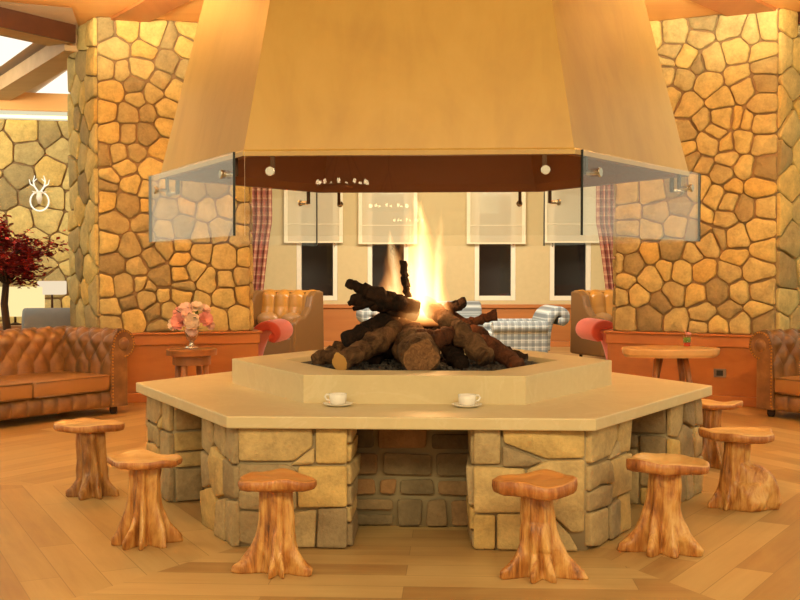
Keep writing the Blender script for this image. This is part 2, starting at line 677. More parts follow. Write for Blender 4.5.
def stones(mb, polys, M4, thick=0.05, rng=None, rad=0.05, mi=1, tones=None, rough=0.006, bulge=0.012, wob=0.0):
    """stones standing proud of the plane local (x, z), outwards is -y"""
    for pi_, p in enumerate(polys):
        p = dedupe(p)
        if len(p) < 3 or abs(parea(p)) < 0.0012:
            continue
        if wob > 0:
            q2 = []
            for i in range(len(p)):
                a, b = p[i], p[(i + 1) % len(p)]
                q2.append(a)
                L = math.hypot(b[0] - a[0], b[1] - a[1])
                if L > 0.1:
                    f = rng.uniform(0.35, 0.65)
                    o = rng.uniform(-0.25, 1.0) * wob
                    q2.append((a[0] + (b[0] - a[0]) * f - (b[1] - a[1]) / L * o, a[1] + (b[1] - a[1]) * f + (b[0] - a[0]) / L * o))
            p = q2
        p = chaikin(chaikin(p, 0.3, rad), 0.25, rad * 0.4)
        p = dedupe(p, 0.004)
        cx = sum(q[0] for q in p) / len(p)
        cz = sum(q[1] for q in p) / len(p)
        sz = math.sqrt(abs(parea(p)))
        th = thick * rng.uniform(0.75, 1.2)
        tx, tz = rng.uniform(-0.05, 0.05), rng.uniform(-0.05, 0.05)
        rings = []
        for (ins, dep) in ((0.0, -0.01), (0.0, 0.7), (0.015, 0.9), (0.06, 1.0), (0.4, 1.0)):
            r = []
            k = max(0.3, 1 - ins / sz * 0.3) if ins < 0.3 else 0.5
            for q in p:
                x = cx + (q[0] - cx) * k
                z = cz + (q[1] - cz) * k
                y = th * dep
                if dep > 0.5:
                    y += (x - cx) * tx + (z - cz) * tz + rough * mnoise.noise(Vector((x * 14, z * 14, pi_ * 3.1)))
                if ins >= 0.3:
                    y += bulge
                r.append((x, -y, z))
            rings.append([tuple(M4 @ Vector(q)) for q in r])
        t = tones[pi_] if tones else rng.random()
        c = (t, rng.random(), rng.random())
        n = len(p)
        vs, fs = [], []
        for rr in rings:
            vs += rr
        for kk in range(len(rings) - 1):
            for i in range(n):
                j = (i + 1) % n
                fs.append((kk * n + i, kk * n + j, (kk + 1) * n + j, (kk + 1) * n + i))
        vs.append(tuple(M4 @ Vector((cx, -(th + bulge * 1.2), cz))))
        for i in range(n):
            fs.append(((len(rings) - 1) * n + i, (len(rings) - 1) * n + (i + 1) % n, len(vs) - 1))
        mb.add(vs, fs, mi, None, c)


def frame_from(p0, p1, z=0.0):
    """local x from p0 to p1, z up, -y is the outward side (right-hand side when walking p0->p1)"""
    t = Vector((p1[0] - p0[0], p1[1] - p0[1], 0)).normalized()
    y = Vector((-t.y, t.x, 0))
    return Matrix(((t.x, y.x, 0, p0[0]), (t.y, y.y, 0, p0[1]), (0, 0, 1, z), (0, 0, 0, 1)))


def jitter_sites(W, H, s, rng, wvar=0.0, aspect=1.25):
    out = []
    nz = max(1, round(H / s))
    for j in range(nz):
        nx = max(1, round(W / (s * aspect)))
        for i in range(nx):
            x = (i + 0.5 + (0.5 if j % 2 else 0) * 0.7 - 0.17 + rng.uniform(-0.3, 0.3)) * W / nx
            z = (j + 0.5 + rng.uniform(-0.3, 0.3)) * H / nz
            out.append((min(max(x, 0.04), W - 0.04), min(max(z, 0.04), H - 0.04), rng.uniform(-wvar, wvar)))
    return out


CAP = 0.665
CEIL = 3.645
L1 = [(315, 90), (380, 90), (458, 100), (508, 120), (575, 95), (555, 140), (345, 148), (432, 155), (505, 190), (548, 210), (320, 208), (362, 212), (425, 205), (335, 275), (405, 258), (410, 295), (485, 245), (462, 280), (520, 270), (320, 335), (382, 345), (445, 342), (497, 325), (490, 372), (340, 400), (385, 403), (435, 405), (475, 450), (320, 470), (358, 465), (403, 460), (375, 500), (450, 510), (330, 535), (395, 555), (440, 570)]
L2 = [(325, 10), (390, 20), (440, 20), (320, 60), (385, 72), (437, 70), (345, 128), (430, 130), (330, 185), (390, 200), (440, 180), (345, 250), (410, 258), (460, 230), (490, 205), (545, 200), (600, 220), (675, 232), (735, 232), (485, 290), (545, 240), (580, 272), (550, 318), (545, 285), (620, 302), (675, 300), (727, 290), (325, 325), (373, 320), (415, 318), (445, 330), (438, 360), (490, 350), (545, 348), (595, 362), (675, 352), (733, 343), (330, 388), (390, 370), (460, 392), (505, 392), (400, 412), (550, 400), (653, 418), (710, 410), (480, 435), (327, 425), (495, 150), (545, 140), (600, 160), (660, 150), (720, 170), (500, 90), (560, 80), (620, 90), (680, 80), (730, 100), (510, 20), (580, 30), (650, 20), (725, 30)]
leftpx = [(x / 3, y / 3) for x, y in L1] + [(x / 3, y / 3 + 180) for x, y in L2]
R1 = [(440, 95), (525, 65), (605, 80), (515, 110), (433, 147), (420, 182), (478, 170), (383, 105), (550, 170), (618, 145), (505, 185), (690, 150), (700, 85), (665, 95), (700, 195), (625, 215), (468, 225), (535, 240), (415, 218), (645, 258), (695, 240), (690, 295), (480, 300), (575, 290), (430, 280), (580, 338), (520, 345), (620, 340), (650, 345), (690, 350), (470, 380), (560, 378), (540, 410), (590, 413), (635, 405), (690, 415), (475, 425), (595, 450), (520, 470), (580, 500), (645, 480), (697, 485), (490, 455)]
R2 = [(530, 20), (575, 45), (620, 20), (610, 60), (690, 20), (655, 75), (700, 72), (540, 95), (605, 105), (690, 130), (528, 130), (595, 152), (630, 150), (555, 170), (630, 205), (705, 188), (400, 195), (460, 185), (515, 200), (340, 175), (320, 220), (353, 222), (405, 265), (442, 243), (487, 248), (540, 245), (615, 248), (685, 242), (335, 270), (370, 308), (465, 300), (430, 327), (525, 305), (580, 300), (640, 298), (700, 295), (322, 313), (335, 370), (398, 370), (470, 375), (545, 355), (610, 347), (685, 345), (540, 390), (580, 390), (640, 385), (705, 385), (345, 85), (345, 130), (405, 130), (470, 120), (420, 85), (480, 70), (340, 40), (410, 35), (470, 20)]
rightpx = [(x / 2.857 + 520, y / 2.857) for x, y in R1] + [(x / 2.667 + 500, y / 2.667 + 180) for x, y in R2]


def pier(name, A, B, C, Dq, sitespx, seed, flipped):
    """A-B end face, B-C main face, C-Dq inner return; points are plan (x, y)"""
    rng = random.Random(seed)
    mb = MB()
    H = CEIL - CAP
    segs = [(A, B), (B, C), (C, Dq)]
    for k, (p, q) in enumerate(segs):
        p, q = Vector(p), Vector(q)
        if flipped:
            p, q = q, p
        W = (q - p).length
        M4 = frame_from(p, q, CAP)
        mb.add([M4 @ Vector(v) for v in ((0, 0, 0), (W, 0, 0), (W, 0, H), (0, 0, H))], [(0, 1, 2, 3)], 0)
        if k == 1:
            Mi = M4.inverted()
            st = []
            for u, v in sitespx:
                # intersect view ray with the wall plane
                x, y, z, f = ray(u, v)
                o = Vector((CX, -CD, CH))
                dd = Vector((x, y, z))
                yl0 = (Mi @ o).y
                dl = Mi.to_3x3() @ dd
                h = Mi @ (o + dd * (-yl0 / dl.y))
                if -0.05 < h.x < W + 0.05 and 0 < h.z < H:
                    st.append((h.x, h.z, rng.uniform(-0.004, 0.004)))
            # unseen part behind the hood
            s2 = jitter_sites(W, H, 0.27, rng)
            for s in s2:
                if all(math.hypot(s[0] - a[0], s[1] - a[1]) > 0.33 for a in st):
                    st.append((s[0], s[1], 0))
        else:
            st = jitter_sites(W, H, 0.24, rng, 0.006, 1.2)
        stones(mb, cells(W, H, st, 0.011), M4, 0.032, rng, 0.022, wob=0.016)
    A3, B3, C3, D3 = [Vector((*p, 0)) for p in (A, B, C, Dq)]
    # back side closes the pier
    for p, q in ((Dq, A),):
        mb.add([(p[0], p[1], CAP), (q[0], q[1], CAP), (q[0], q[1], CEIL), (p[0], p[1], CEIL)], [(0, 1, 2, 3), (3, 2, 1, 0)][:1], 0)
    return struct(name, mb, [M['mortar'], M['stone']], smooth=True)


def pl(u, d):
    p = at(u, 300, d)
    return (p.x, p.y)


LA, LB, LC, LD = pl(72, 11.45), pl(99, 10.7), pl(250, 11.08), pl(236, 11.9)
RA, RB, RC, RD = pl(842, 11.1), pl(776, 10.35), pl(616, 11.08), pl(632, 11.9)
pier('wall_left', LA, LB, LC, LD, leftpx, 3, False)
pier('wall_right', RA, RB, RC, RD, rightpx, 4, True)


def offset_poly(poly, d):
    n = len(poly)
    c = Vector((sum(p[0] for p in poly) / n, sum(p[1] for p in poly) / n))
    out = []
    for i in range(n):
        p0, p1, p2 = Vector(poly[i - 1]), Vector(poly[i]), Vector(poly[(i + 1) % n])
        n1 = Vector(((p1 - p0).y, -(p1 - p0).x)).normalized()
        n2 = Vector(((p2 - p1).y, -(p2 - p1).x)).normalized()
        if n1.dot(p1 - c) < 0:
            n1 = -n1
        if n2.dot(p1 - c) < 0:
            n2 = -n2
        b = (n1 + n2).normalized()
        out.append(tuple(p1 + b * d / max(b.dot(n1), 0.4)))
    return out


def wainscot(name, poly):
    mb = MB()
    mb.prism(offset_poly(poly, 0.07), 0.09, CAP - 0.12)
    mb.prism(offset_poly(poly, 0.085), CAP - 0.12, CAP - 0.02, 1)
    mb.prism(offset_poly(poly, 0.105), CAP - 0.02, CAP, 1)
    return struct(name, mb, [M['honey'], M['honey_dark']], bevel=0.006)


def baseboard(name, poly):
    mb = MB()
    mb.prism(offset_poly(poly, 0.085), 0.0, 0.09)
    return struct(name, mb, M['honey_dark'], bevel=0.006)


lp = [LB, LC, LD, LA]
rp = [RC, RB, RA, RD]
wainscot('trim_1', lp)
wainscot('trim_2', rp)
baseboard('baseboard_left', lp)
baseboard('baseboard_right', rp)

# ------------------------------------------------------------------ annex on the left: far stone wall, luminous ceiling, beams
rng = random.Random(11)
fa, fb = pl(-160, 14.2), pl(120, 15.0)
mb = MB()
W = (Vector(fb) - Vector(fa)).length
M4 = frame_from(fa, fb, 0)
FH = 3.2
mb.add([M4 @ Vector(v) for v in ((0, 0, 0), (W, 0, 0), (W, 0, FH), (0, 0, FH))], [(0, 1, 2, 3)], 0)
stones(mb, cells(W, FH, jitter_sites(W, FH, 0.29, rng, 0.008, 1.15), 0.013), M4, 0.036, rng, 0.026, wob=0.016)
struct('wall_annex', mb, [M['mortar'], M['stone']], smooth=True)
mb = MB()
p, q = at(-160, 104, 14.1), at(125, 104, 14.9)
mb.tube([(p.x, p.y, 3.225), (q.x, q.y, 3.225)], 0.02, 6)
tag(mb.build('cove_lamp', M['cove']), 'yellow cove light strip along the top of the far stone wall', 'light')
mb = MB()
c = (p + q) / 2
mb.box((c.x, c.y - 0.12, 3.40), ((q - p).length, 0.12, 0.22), math.atan2(q.y - p.y, q.x - p.x))
struct('trim_3', mb, M['ceil'])


def plane_poly(pxs, z):
    return [fl(u, v, z) for u, v in pxs]


mb = MB()
pts = plane_poly([(-330, -30), (72, 8), (90, 60), (90, 100), (-200, 96)], 3.62)
mb.add(pts, [(0, 1, 2, 3, 4)])
struct('ceiling_annex', mb, M['panel'])
for i, pxs in enumerate(([(-60, 20), (40, 34), (2, 62), (-60, 100)], [(34, 94), (96, 50), (96, 94)])):
    mb = MB()
    a = plane_poly(pxs, 3.612)
    b = plane_poly(pxs, 3.612)
    mb.prism([(v.x, v.y) for v in a], 3.575, 3.612)
    tag(mb.build('ceiling_light_panel', M['light_panel']), ['bright white luminous ceiling panel at the upper left corner', 'bright white luminous ceiling panel just left of the stone pier top'][i], 'ceiling light', 'luminous panels in the side room ceiling')


def beam_px(name, e0, e1, z0, h, w, mat):
    a = fl(*e0, z0)
    b = fl(*e1, z0)
    d = (b - a)
    mb = MB()
    c = (a + b) / 2
    mb.box((c.x, c.y, z0 + h / 2), (d.length, w, h), math.atan2(d.y, d.x))
    return struct(name, mb, mat)


# rafter in the side room
beam_px('trim_4', (80, 52), (-30, 116), 3.40, 0.16, 0.30, M['pale_beam'])
# dark fascia beam and its pale soffit from the pier to the left
a = Vector((*pl(77, 10.95), 0))
b = Vector((*pl(-140, 9.0), 0))
d = (b - a)
ang = math.atan2(d.y, d.x)
nrm = Vector((-d.y, d.x, 0)).normalized()
if nrm.y < 0:
    nrm = -nrm
mb = MB()
c = (a + b) / 2
mb.box((c.x, c.y, 3.545), (d.length, 0.03, 0.20), ang)
struct('trim_5', mb, M['dark_beam'])
mb = MB()
c2 = c + nrm * 0.19
mb.box((c2.x, c2.y, 3.555), (d.length, 0.34, 0.20), ang)
struct('trim_6', mb, M['pale_beam'])
a = Vector((*pl(792, 10.6), 0))
b = Vector((*pl(960, 8.9), 0))
d = (b - a)
c = (a + b) / 2
mb = MB()
mb.box((c.x, c.y, 3.63), (d.length, 0.1, 0.20), math.atan2(d.y, d.x))
struct('trim_7', mb, M['dark_beam'])

# ------------------------------------------------------------------ main ceiling and radial beams
mb = MB()
mb.prism([(v[0] * 1, v[1]) for v in [(-3.9, -6.0), (3.9, -6.0), (4.6, 3.6), (3.2, 12.2), (-3.0, 12.2), (-3.6, 4.3), (-4.3, 3.2)]], 3.646, 3.76)
struct('ceiling', mb, M['ceil'])


def radial(name, u, dpt, wdt):
    e = Vector((*pl(u, dpt), 0))
    d = -e.normalized()
    s = e + d * 4.0
    mb = MB()
    c = (e + s) / 2
    mb.box((c.x, c.y, 3.63), (4.0, wdt, 0.03), math.atan2(d.y, d.x))
    return struct(name, mb, M['beam'])


radial('trim_8', 122, 11.0, 0.34)
radial('trim_9', 762, 10.7, 0.44)
# ------------------------------------------------------------------ back wall with four windows
BD = 18.2
bl, brr = pl(150, BD), pl(700, BD)


def bw(u, v):
    p = at(u, v, BD)
    return p


wins = [317, 388, 495, 570]
WIN_T = 2.95
WIN_B = bw(400, 300.5).z
ZT = 3.76
hw = 20.5 / F * BD
xs = []
ybk = bw(400, 300).y
for u in wins:
    p = at(u, 300, BD)
    xs.append(p.x)
# the wall runs straight across (yaw is small: keep it square to the room axis)
mb = MB()
x_prev = bw(120, 300).x


def wq(x0, x1, z0, z1):
    mb.box(((x0 + x1) / 2, ybk + 0.1, (z0 + z1) / 2), (x1 - x0, 0.2, z1 - z0))


WB = 0.63
for x in xs:
    wq(x_prev, x - hw, WB, ZT)
    wq(x - hw, x + hw, WB, WIN_B)
    wq(x - hw, x + hw, WIN_T, ZT)
    x_prev = x + hw
wq(x_prev, bw(720, 300).x, WB, ZT)
struct('wall_back', mb, M['cream'])
x0, x1 = bw(120, 300).x, bw(720, 300).x
mb = MB()
mb.box(((x0 + x1) / 2, ybk + 0.08, 0.36), (x1 - x0, 0.2, 0.54))
mb.box(((x0 + x1) / 2, ybk + 0.065, 0.655), (x1 - x0, 0.25, 0.06), mi=1)
struct('trim_12', mb, [M['honey'], M['honey_dark']], bevel=0.006)
mb = MB()
mb.box(((x0 + x1) / 2, ybk + 0.07, 0.045), (x1 - x0, 0.24, 0.09))
struct('baseboard_back', mb, M['honey_dark'], bevel=0.006)
mb = MB()
mb.box(((x0 + x1) / 2, ybk + 1.0, 1.8), (x1 - x0, 0.05, 3.6))
mb.box(((x0 + x1) / 2, ybk + 0.6, 3.5), (x1 - x0, 0.8, 0.05))
mb.box(((x0 + x1) / 2, ybk + 0.6, 0.3), (x1 - x0, 0.8, 0.05))
for s in (x0, x1):
    mb.box((s, ybk + 0.6, 1.8), (0.05, 0.8, 3.6))
struct('night_backdrop', mb, M['black'])  # added dark box behind the panes, standing in for the night outside
for i, x in enumerate(xs):
    mb = MB()
    t = 0.075
    zc, zh = (WIN_B + WIN_T) / 2, WIN_T - WIN_B
    for s in (-1, 1):
        mb.box((x + s * (hw - t / 2), ybk + 0.06, zc), (t, 0.1, zh))
    mb.box((x, ybk + 0.06, WIN_B + t / 2), (2 * hw - 2 * t, 0.1, t))
    mb.box((x, ybk + 0.06, WIN_T - t / 2), (2 * hw - 2 * t, 0.1, t))
    w = struct('window_%d' % (i + 1), mb, M['white'], bevel=0.006)
    mb = MB()
    mb.box((x, ybk + 0.075, zc), (2 * hw - 2 * t, 0.012, zh - 2 * t))
    mb.build('pane', M['glass'], w)
    mb = MB()
    hx = x - hw + 0.05 if i in (2, 3) else x + hw - 0.05
    hx = x + (hw - 0.04) * (-1 if i == 3 else 1)
    mb.box((hx, ybk - 0.005, 1.68), (0.02, 0.03, 0.14))
    mb.build('window_handle', M['steel'], w)

names = ['leftmost', 'second from the left, behind the flames', 'third from the left, right of the flames', 'rightmost, beside the right curtain']
bh = 29.3 / F * BD
blz = at(400, 243, BD).z
for i, u in enumerate((314, 388, 495.5, 571.5)):
    x = at(u, 300, BD).x
    zb = blz - (0.02 if i in (1, 2) else 0)
    t = thing('roman_blind', 'cream roman blind over a dark window, %s' % names[i], 'blind', (x, ybk, zb), 0, 'roman blinds on the back wall')
    mb = MB()

    def fn(a, b, hh=2.98 - zb):
        z = b * hh
        y = -0.085 - 0.012 * max(0, 1 - b * 3) + 0.006 * math.sin(a * 9 + b * 3)
        return ((a - 0.5) * 2 * bh, y, z)
    mb.grid(fn, 14, 14)
    mb.build('blind_fabric', M['blind'], t, smooth=True)
    mb = MB()
    mb.box((0, -0.1, 0.012), (2 * bh, 0.03, 0.024))
    mb.box((0, -0.094, 0.30), (2 * bh, 0.016, 0.012))
    for s in (-1, 1):
        mb.box((s * (bh - 0.03), -0.092, 0.55), (0.06, 0.01, 1.1))
    mb.build('hem', M['blind_hem'], t, bevel=0.003)
    mb = MB()
    mb.box((0, -0.06, 3.02 - zb), (2 * bh, 0.12, 0.07))
    mb.build('head_rail', M['white'], t, bevel=0.004)

# curtains


def curtain(label, u0, u1, ub0, ub1, d, zt, zb, seed):
    P0, P1 = at(u0, 300, d), at(u1, 300, d)
    B0, B1 = at(ub0, 300, d), at(ub1, 300, d)
    mb = MB()

    def fn(a, b):
        z = zt + (zb - zt) * b
        k = max(0, min(1, (zt - z - (zt - 1.95)) / (1.95 - zb))) ** 0.8 if z < 1.95 else 0
        x0 = P0.x + (B0.x - P0.x) * k
        x1 = P1.x + (B1.x - P1.x) * k
        y = P0.y + 0.05 * math.sin(a * 2 * PI * 5 + seed) * (1 - 0.3 * k)
        return (x0 + (x1 - x0) * a, y, z)
    mb.grid(fn, 60, 30, uvs=True)
    for i in mb.uv:
        mb.uv[i] = [(u_ * 0.9, v_ * 1.0) for u_, v_ in mb.uv[i]]
    t = thing('curtain', label, 'curtain', (P0.x, P0.y, 0), 0, 'red plaid curtains')
    mb.xform(Matrix.Translation((-P0.x, -P0.y, 0)))
    c = mb.build('curtain_cloth', M['curtain'], t, smooth=True)
    s = c.modifiers.new('thickness', 'SOLIDIFY')
    s.thickness = 0.006
    mb = MB()
    mb.tube([(-0.15 if u1 > u0 else 0.15, 0, zt + 0.03), ((P1.x - P0.x) + (0.1 if u1 > u0 else -0.1), 0, zt + 0.03)], 0.018, 10)
    mb.build('curtain_rod', M['dark_metal'], t, smooth=True)


curtain('red and cream plaid curtain beside the left stone pier', 243, 272, 236, 257, 17.0, 3.3, 0.0, 0.4)
curtain('red and cream plaid curtain beside the right stone pier', 622, 596, 632, 613, 17.0, 3.3, 0.0, 1.4)

# ------------------------------------------------------------------ fireplace counter
TOP = 0.6156
SL = 0.057
fire = thing('fireplace_counter', 'large hexagonal stone fireplace counter with cream marble top in the middle of the room', 'fireplace', (0, 0, 0))
mb = MB()
h0 = hexv(1.676)
mb.prism(h0, TOP - SL, TOP)
mb.build('countertop', M['marble'], fire, bevel=0.006)
CT = 0.7584
ho, hi = hexv(1.104), hexv(0.80)
mb = MB()
vs = [(*p, TOP) for p in ho] + [(*p, CT) for p in ho] + [(*p, CT) for p in hi] + [(*p, TOP + 0.01) for p in hi]
fs = []
for i in range(6):
    j = (i + 1) % 6
    for k in range(3):
        fs.append((k * 6 + i, k * 6 + j, (k + 1) * 6 + j, (k + 1) * 6 + i))
mb.add(vs, fs)
mb.build('fire_curb', M['marble'], fire, bevel=0.005)
PH = TOP - SL
bs = 1.595
hb = hexv(bs)
hc = hexv(1.10)
PLn, PDp = 0.50, 0.36


def block_sites(var, rev, W):
    if var == 0:
        s = [(0.13, 0.46, 0.012), (0.42, 0.47), (0.31, 0.38, -0.012), (0.40, 0.29, 0.01), (0.10, 0.29), (0.24, 0.26, -0.004), (0.42, 0.08), (0.27, 0.09), (0.09, 0.10)]
    elif var == 1:
        s = [(0.05, 0.48), (0.21, 0.47), (0.40, 0.45), (0.08, 0.30), (0.26, 0.31, 0.008), (0.43, 0.28), (0.06, 0.12), (0.20, 0.10), (0.38, 0.10, 0.006)]
    else:
        s = [(0.10, 0.45), (0.30, 0.48), (0.44, 0.40), (0.08, 0.22), (0.26, 0.27, 0.012), (0.43, 0.18), (0.16, 0.05), (0.34, 0.06)]
    if rev:
        s = [((W - q[0]),) + tuple(q[1:]) for q in s]
    return [(q[0], q[1], (q[2] if len(q) > 2 else 0)) for q in s]




def face_polys(rev, Wd, var):
    raw = [[(5, 160), (212, 160), (212, 212), (160, 252), (5, 252)],
           [(150, 264), (218, 214), (218, 258), (170, 264)],
           [(222, 160), (309, 160), (309, 258), (222, 258)],
           [(172, 268), (309, 266), (309, 376), (172, 380)],
           [(5, 262), (140, 262), (168, 280), (166, 330), (90, 322), (5, 330)],
           [(5, 336), (90, 328), (166, 336), (168, 384), (140, 392), (5, 386)],
           [(228, 384), (309, 380), (309, 490), (224, 490)],
           [(148, 396), (222, 386), (219, 490), (142, 490)],
           [(5, 392), (142, 398), (136, 490), (60, 490), (5, 480)]]
    if var:
        raw = [[(5, 160), (230, 160), (226, 196), (110, 240), (5, 236)],
               [(236, 160), (309, 160), (309, 256), (236, 256)],
               [(118, 246), (230, 204), (230, 262), (160, 262)],
               [(168, 268), (309, 262), (309, 390), (168, 386)],
               [(5, 242), (110, 246), (162, 270), (162, 380), (90, 392), (40, 440), (5, 440)],
               [(250, 396), (309, 396), (309, 490), (250, 490)],
               [(150, 392), (244, 392), (244, 490), (160, 490)],
               [(96, 396), (144, 390), (154, 490), (20, 490), (46, 446)]]
    out = []
    for p in raw:
        q = [((x - 2) / 309 * (Wd + 0.01), (493 - z) / 334 * PH) for x, z in p]
        if rev:
            q = [(Wd - x, z) for x, z in reversed(q)]
        cx = sum(a for a, b in q) / len(q)
        cz = sum(b for a, b in q) / len(q)
        out.append(list(reversed(q)) if parea(q) < 0 else q)
    return out


def course_polys(W, H, rows, rng, wmin, wmax, gap, z00=0.0):
    out = []
    z = z00
    for h in rows:
        x = 0.0
        while x < W - 0.02:
            w = rng.uniform(wmin, wmax)
            if W - x - w < wmin * 0.7:
                w = W - x
            if rng.random() < 0.25 and h > 0.12:
                hh = h * rng.uniform(0.4, 0.6)
                out.append([(x + gap / 2, z + gap / 2), (x + w - gap / 2, z + gap / 2), (x + w - gap / 2, z + hh - gap / 2), (x + gap / 2, z + hh - gap / 2)])
                out.append([(x + gap / 2, z + hh + gap / 2), (x + w - gap / 2, z + hh + gap / 2), (x + w - gap / 2, z + h - gap / 2), (x + gap / 2, z + h - gap / 2)])
            else:
                j = lambda: rng.uniform(-0.006, 0.006)
                out.append([(x + gap / 2 + j(), z + gap / 2 + j()), (x + w - gap / 2 + j(), z + gap / 2 + j()), (x + w - gap / 2 + j(), z + h - gap / 2 + j()), (x + gap / 2 + j(), z + h - gap / 2 + j())])
            x += w
        z += h
    return out


for k in range(6):
    V = Vector(hb[k])
    prv, nxt = Vector(hb[k - 1]), Vector(hb[(k + 1) % 6])
    e1 = (nxt - V).normalized()
    e0 = (prv - V).normalized()
    c_in = -V.normalized()
    n1 = Vector((-e1.y, e1.x))
    n0 = Vector((-e0.y, e0.x))
    if n1.dot(V) > 0:
        n1 = -n1
    if n0.dot(V) > 0:
        n0 = -n0
    P1 = V + e1 * PLn
    P0 = V + e0 * PLn
    Q1 = P1 + n1 * PDp
    Q0 = P0 + n0 * PDp
    I = V + c_in * (PDp / S3)
    rng = random.Random(40 + k)
    mb = MB()
    poly = [P0, V, P1, Q1, I, Q0]
    poly = [(p.x, p.y) for p in poly]
    pin = poly
    mb.prism(pin, 0, PH, 0)
    faces = [(P0, V, 1 + k % 2, False), (V, P1, 0, False), (P1, Q1, None, False), (Q0, P0, None, False)]
    for a, b, var, rev in faces:
        Wd = (b - a).length
        M4 = frame_from(a, b, 0)
        if var is None:
            pls = course_polys(Wd, PH, (0.19, 0.20, PH - 0.39), rng, 0.15, 0.4, 0.012)
        elif var == 0:
            pls = face_polys(False, Wd, 0)
        elif k == 1:
            pls = face_polys(True, Wd, 1)
        else:
            pls = cells(Wd + 0.012, PH, block_sites(var, True, Wd), 0.014, -0.012, 0.0)
        stones(mb, pls, M4, 0.026, rng, 0.008, 1, None, 0.012, 0.005)
    mb.build('stone_pier', [M['grout'], M['block']], fire, smooth=True)
mb = MB()
mb.prism([(p[0] * 0.985, p[1] * 0.985) for p in hc], 0, PH, 0)
rng = random.Random(5)
for k in range(6):
    a, b = Vector(hc[k]), Vector(hc[(k + 1) % 6])
    Wd = (b - a).length
    stones(mb, course_polys(Wd, PH, (0.15, 0.10, 0.13, PH - 0.38), rng, 0.10, 0.27, 0.026), frame_from(a, b, 0), 0.012, rng, 0.010, 1, None, 0.004, 0.002)
mb.build('core_wall', [M['grout'], M['dark_block']], fire, smooth=True)
mb = MB()
rng = random.Random(9)
hin = [(p[0] * 0.985, p[1] * 0.985) for p in hexv(0.80)]
mb.prism(hin, TOP + 0.01, CT - 0.03)
for i in range(900):
    r = 0.64 * math.sqrt(rng.random())
    a = rng.uniform(0, 2 * PI)
    s = rng.uniform(0.008, 0.024)
    mb.box((r * math.cos(a), r * math.sin(a), CT - 0.03 + s * 0.3 + 0.035 * max(0, 1 - r / 0.5)), (s * 1.6, s * 1.2, s), rot=Matrix.Rotation(rng.uniform(0, 3), 3, 'Z') @ Matrix.Rotation(rng.uniform(0, 3), 3, 'X'))
ab = mb.build('ash_bed', M['ash'])
tag(ab, 'dark bed of coal and ash under the burning logs', 'ash', kind='stuff')

# ------------------------------------------------------------------ hood
hood = thing('fireplace_hood', 'huge tapering hexagonal golden plaster fireplace hood with glass skirt above the fire', 'hood', (0, 0, 0))
HR = ROT - 0.012
ZB, SB = 1.8116, 1.5333


def hs(z):
    return SB - 0.262 * (z - ZB)


mb = MB()
rings = []
for z, ds in ((ZB, 0.0), (ZB + 0.022, 0.006), (ZB + 0.03, 0.0), (2.4, 0.0), (3.0, 0.0), (3.95, 0.0)):
    rings.append([(*p, z) for p in hexv(hs(z) + ds, HR)])
mb.frustum(rings, 0, (False, True))
mb.build('hood_shell', M['hood'], hood)
mb = MB()
rings = [[(*p, ZB) for p in hexv(hs(ZB) + 0.001, HR)], [(*p, ZB) for p in hexv(hs(ZB) - 0.05, HR)], [(*p, ZB + 0.05) for p in hexv(hs(ZB) - 0.08, HR)], [(*p, 3.85) for p in hexv(hs(3.9) - 0.12, HR)]]
mb.frustum(rings, 0, (False, True))
mb.build('hood_lining', M['hood_in'], hood)
AP = SB * S3 + 0.055
sg = AP / S3
GT, GB = 1.826, 1.440
for k in range(6):
    V = [Vector(p) for p in hexv(sg, HR)]
    a, b = V[k], V[(k + 1) % 6]
    t = (b - a).normalized()
    n = Vector((t.y, -t.x))
    L = (b - a).length
    M4 = frame_from(a, b, 0)
    i0, i1 = (0.05, 0.012) if k == 0 else (0.0, 0.012)
    mb = MB()
    x0_, x1_ = i0, L - i1
    th = 0.012
    vs = [M4 @ Vector((x, y, z)) for z in (GB, GT) for x, y in ((x0_, 0), (x1_, 0), (x1_, th), (x0_, th))]
    mb.add(vs, [(3, 2, 1, 0), (4, 5, 6, 7), (0, 1, 5, 4), (2, 3, 7, 6)], 0)
    mb.add(vs, [(1, 2, 6, 5), (3, 0, 4, 7)], 1)
    g = mb.build('glass_panel', [M['glass'], M['glass_edge'], M['glass_edge_lit']], hood)
    if k == 0:
        g.data.polygons[5].material_index = 2
    for xo in (0.17, L - 0.17):
        mb = MB()
        p0 = M4 @ Vector((xo, -0.012, 1.735))
        p1 = M4 @ Vector((xo, 0.06, 1.735))
        mb.tube([p0, M4 @ Vector((xo, -0.001, 1.735))], 0.022, 14)
        mb.tube([M4 @ Vector((xo, -0.001, 1.735)), p1], 0.012, 10)
        mb.build('standoff_bolt', M['steel'], g, smooth=False, bevel=0.002)
        mb = MB()
        mb.box(M4 @ Vector((xo, 0.066, 1.778)), (0.02, 0.016, 0.10), math.atan2(t.y, t.x))
        mb.build('bracket', M['dark_metal'], g)

# ------------------------------------------------------------------ logs and fire


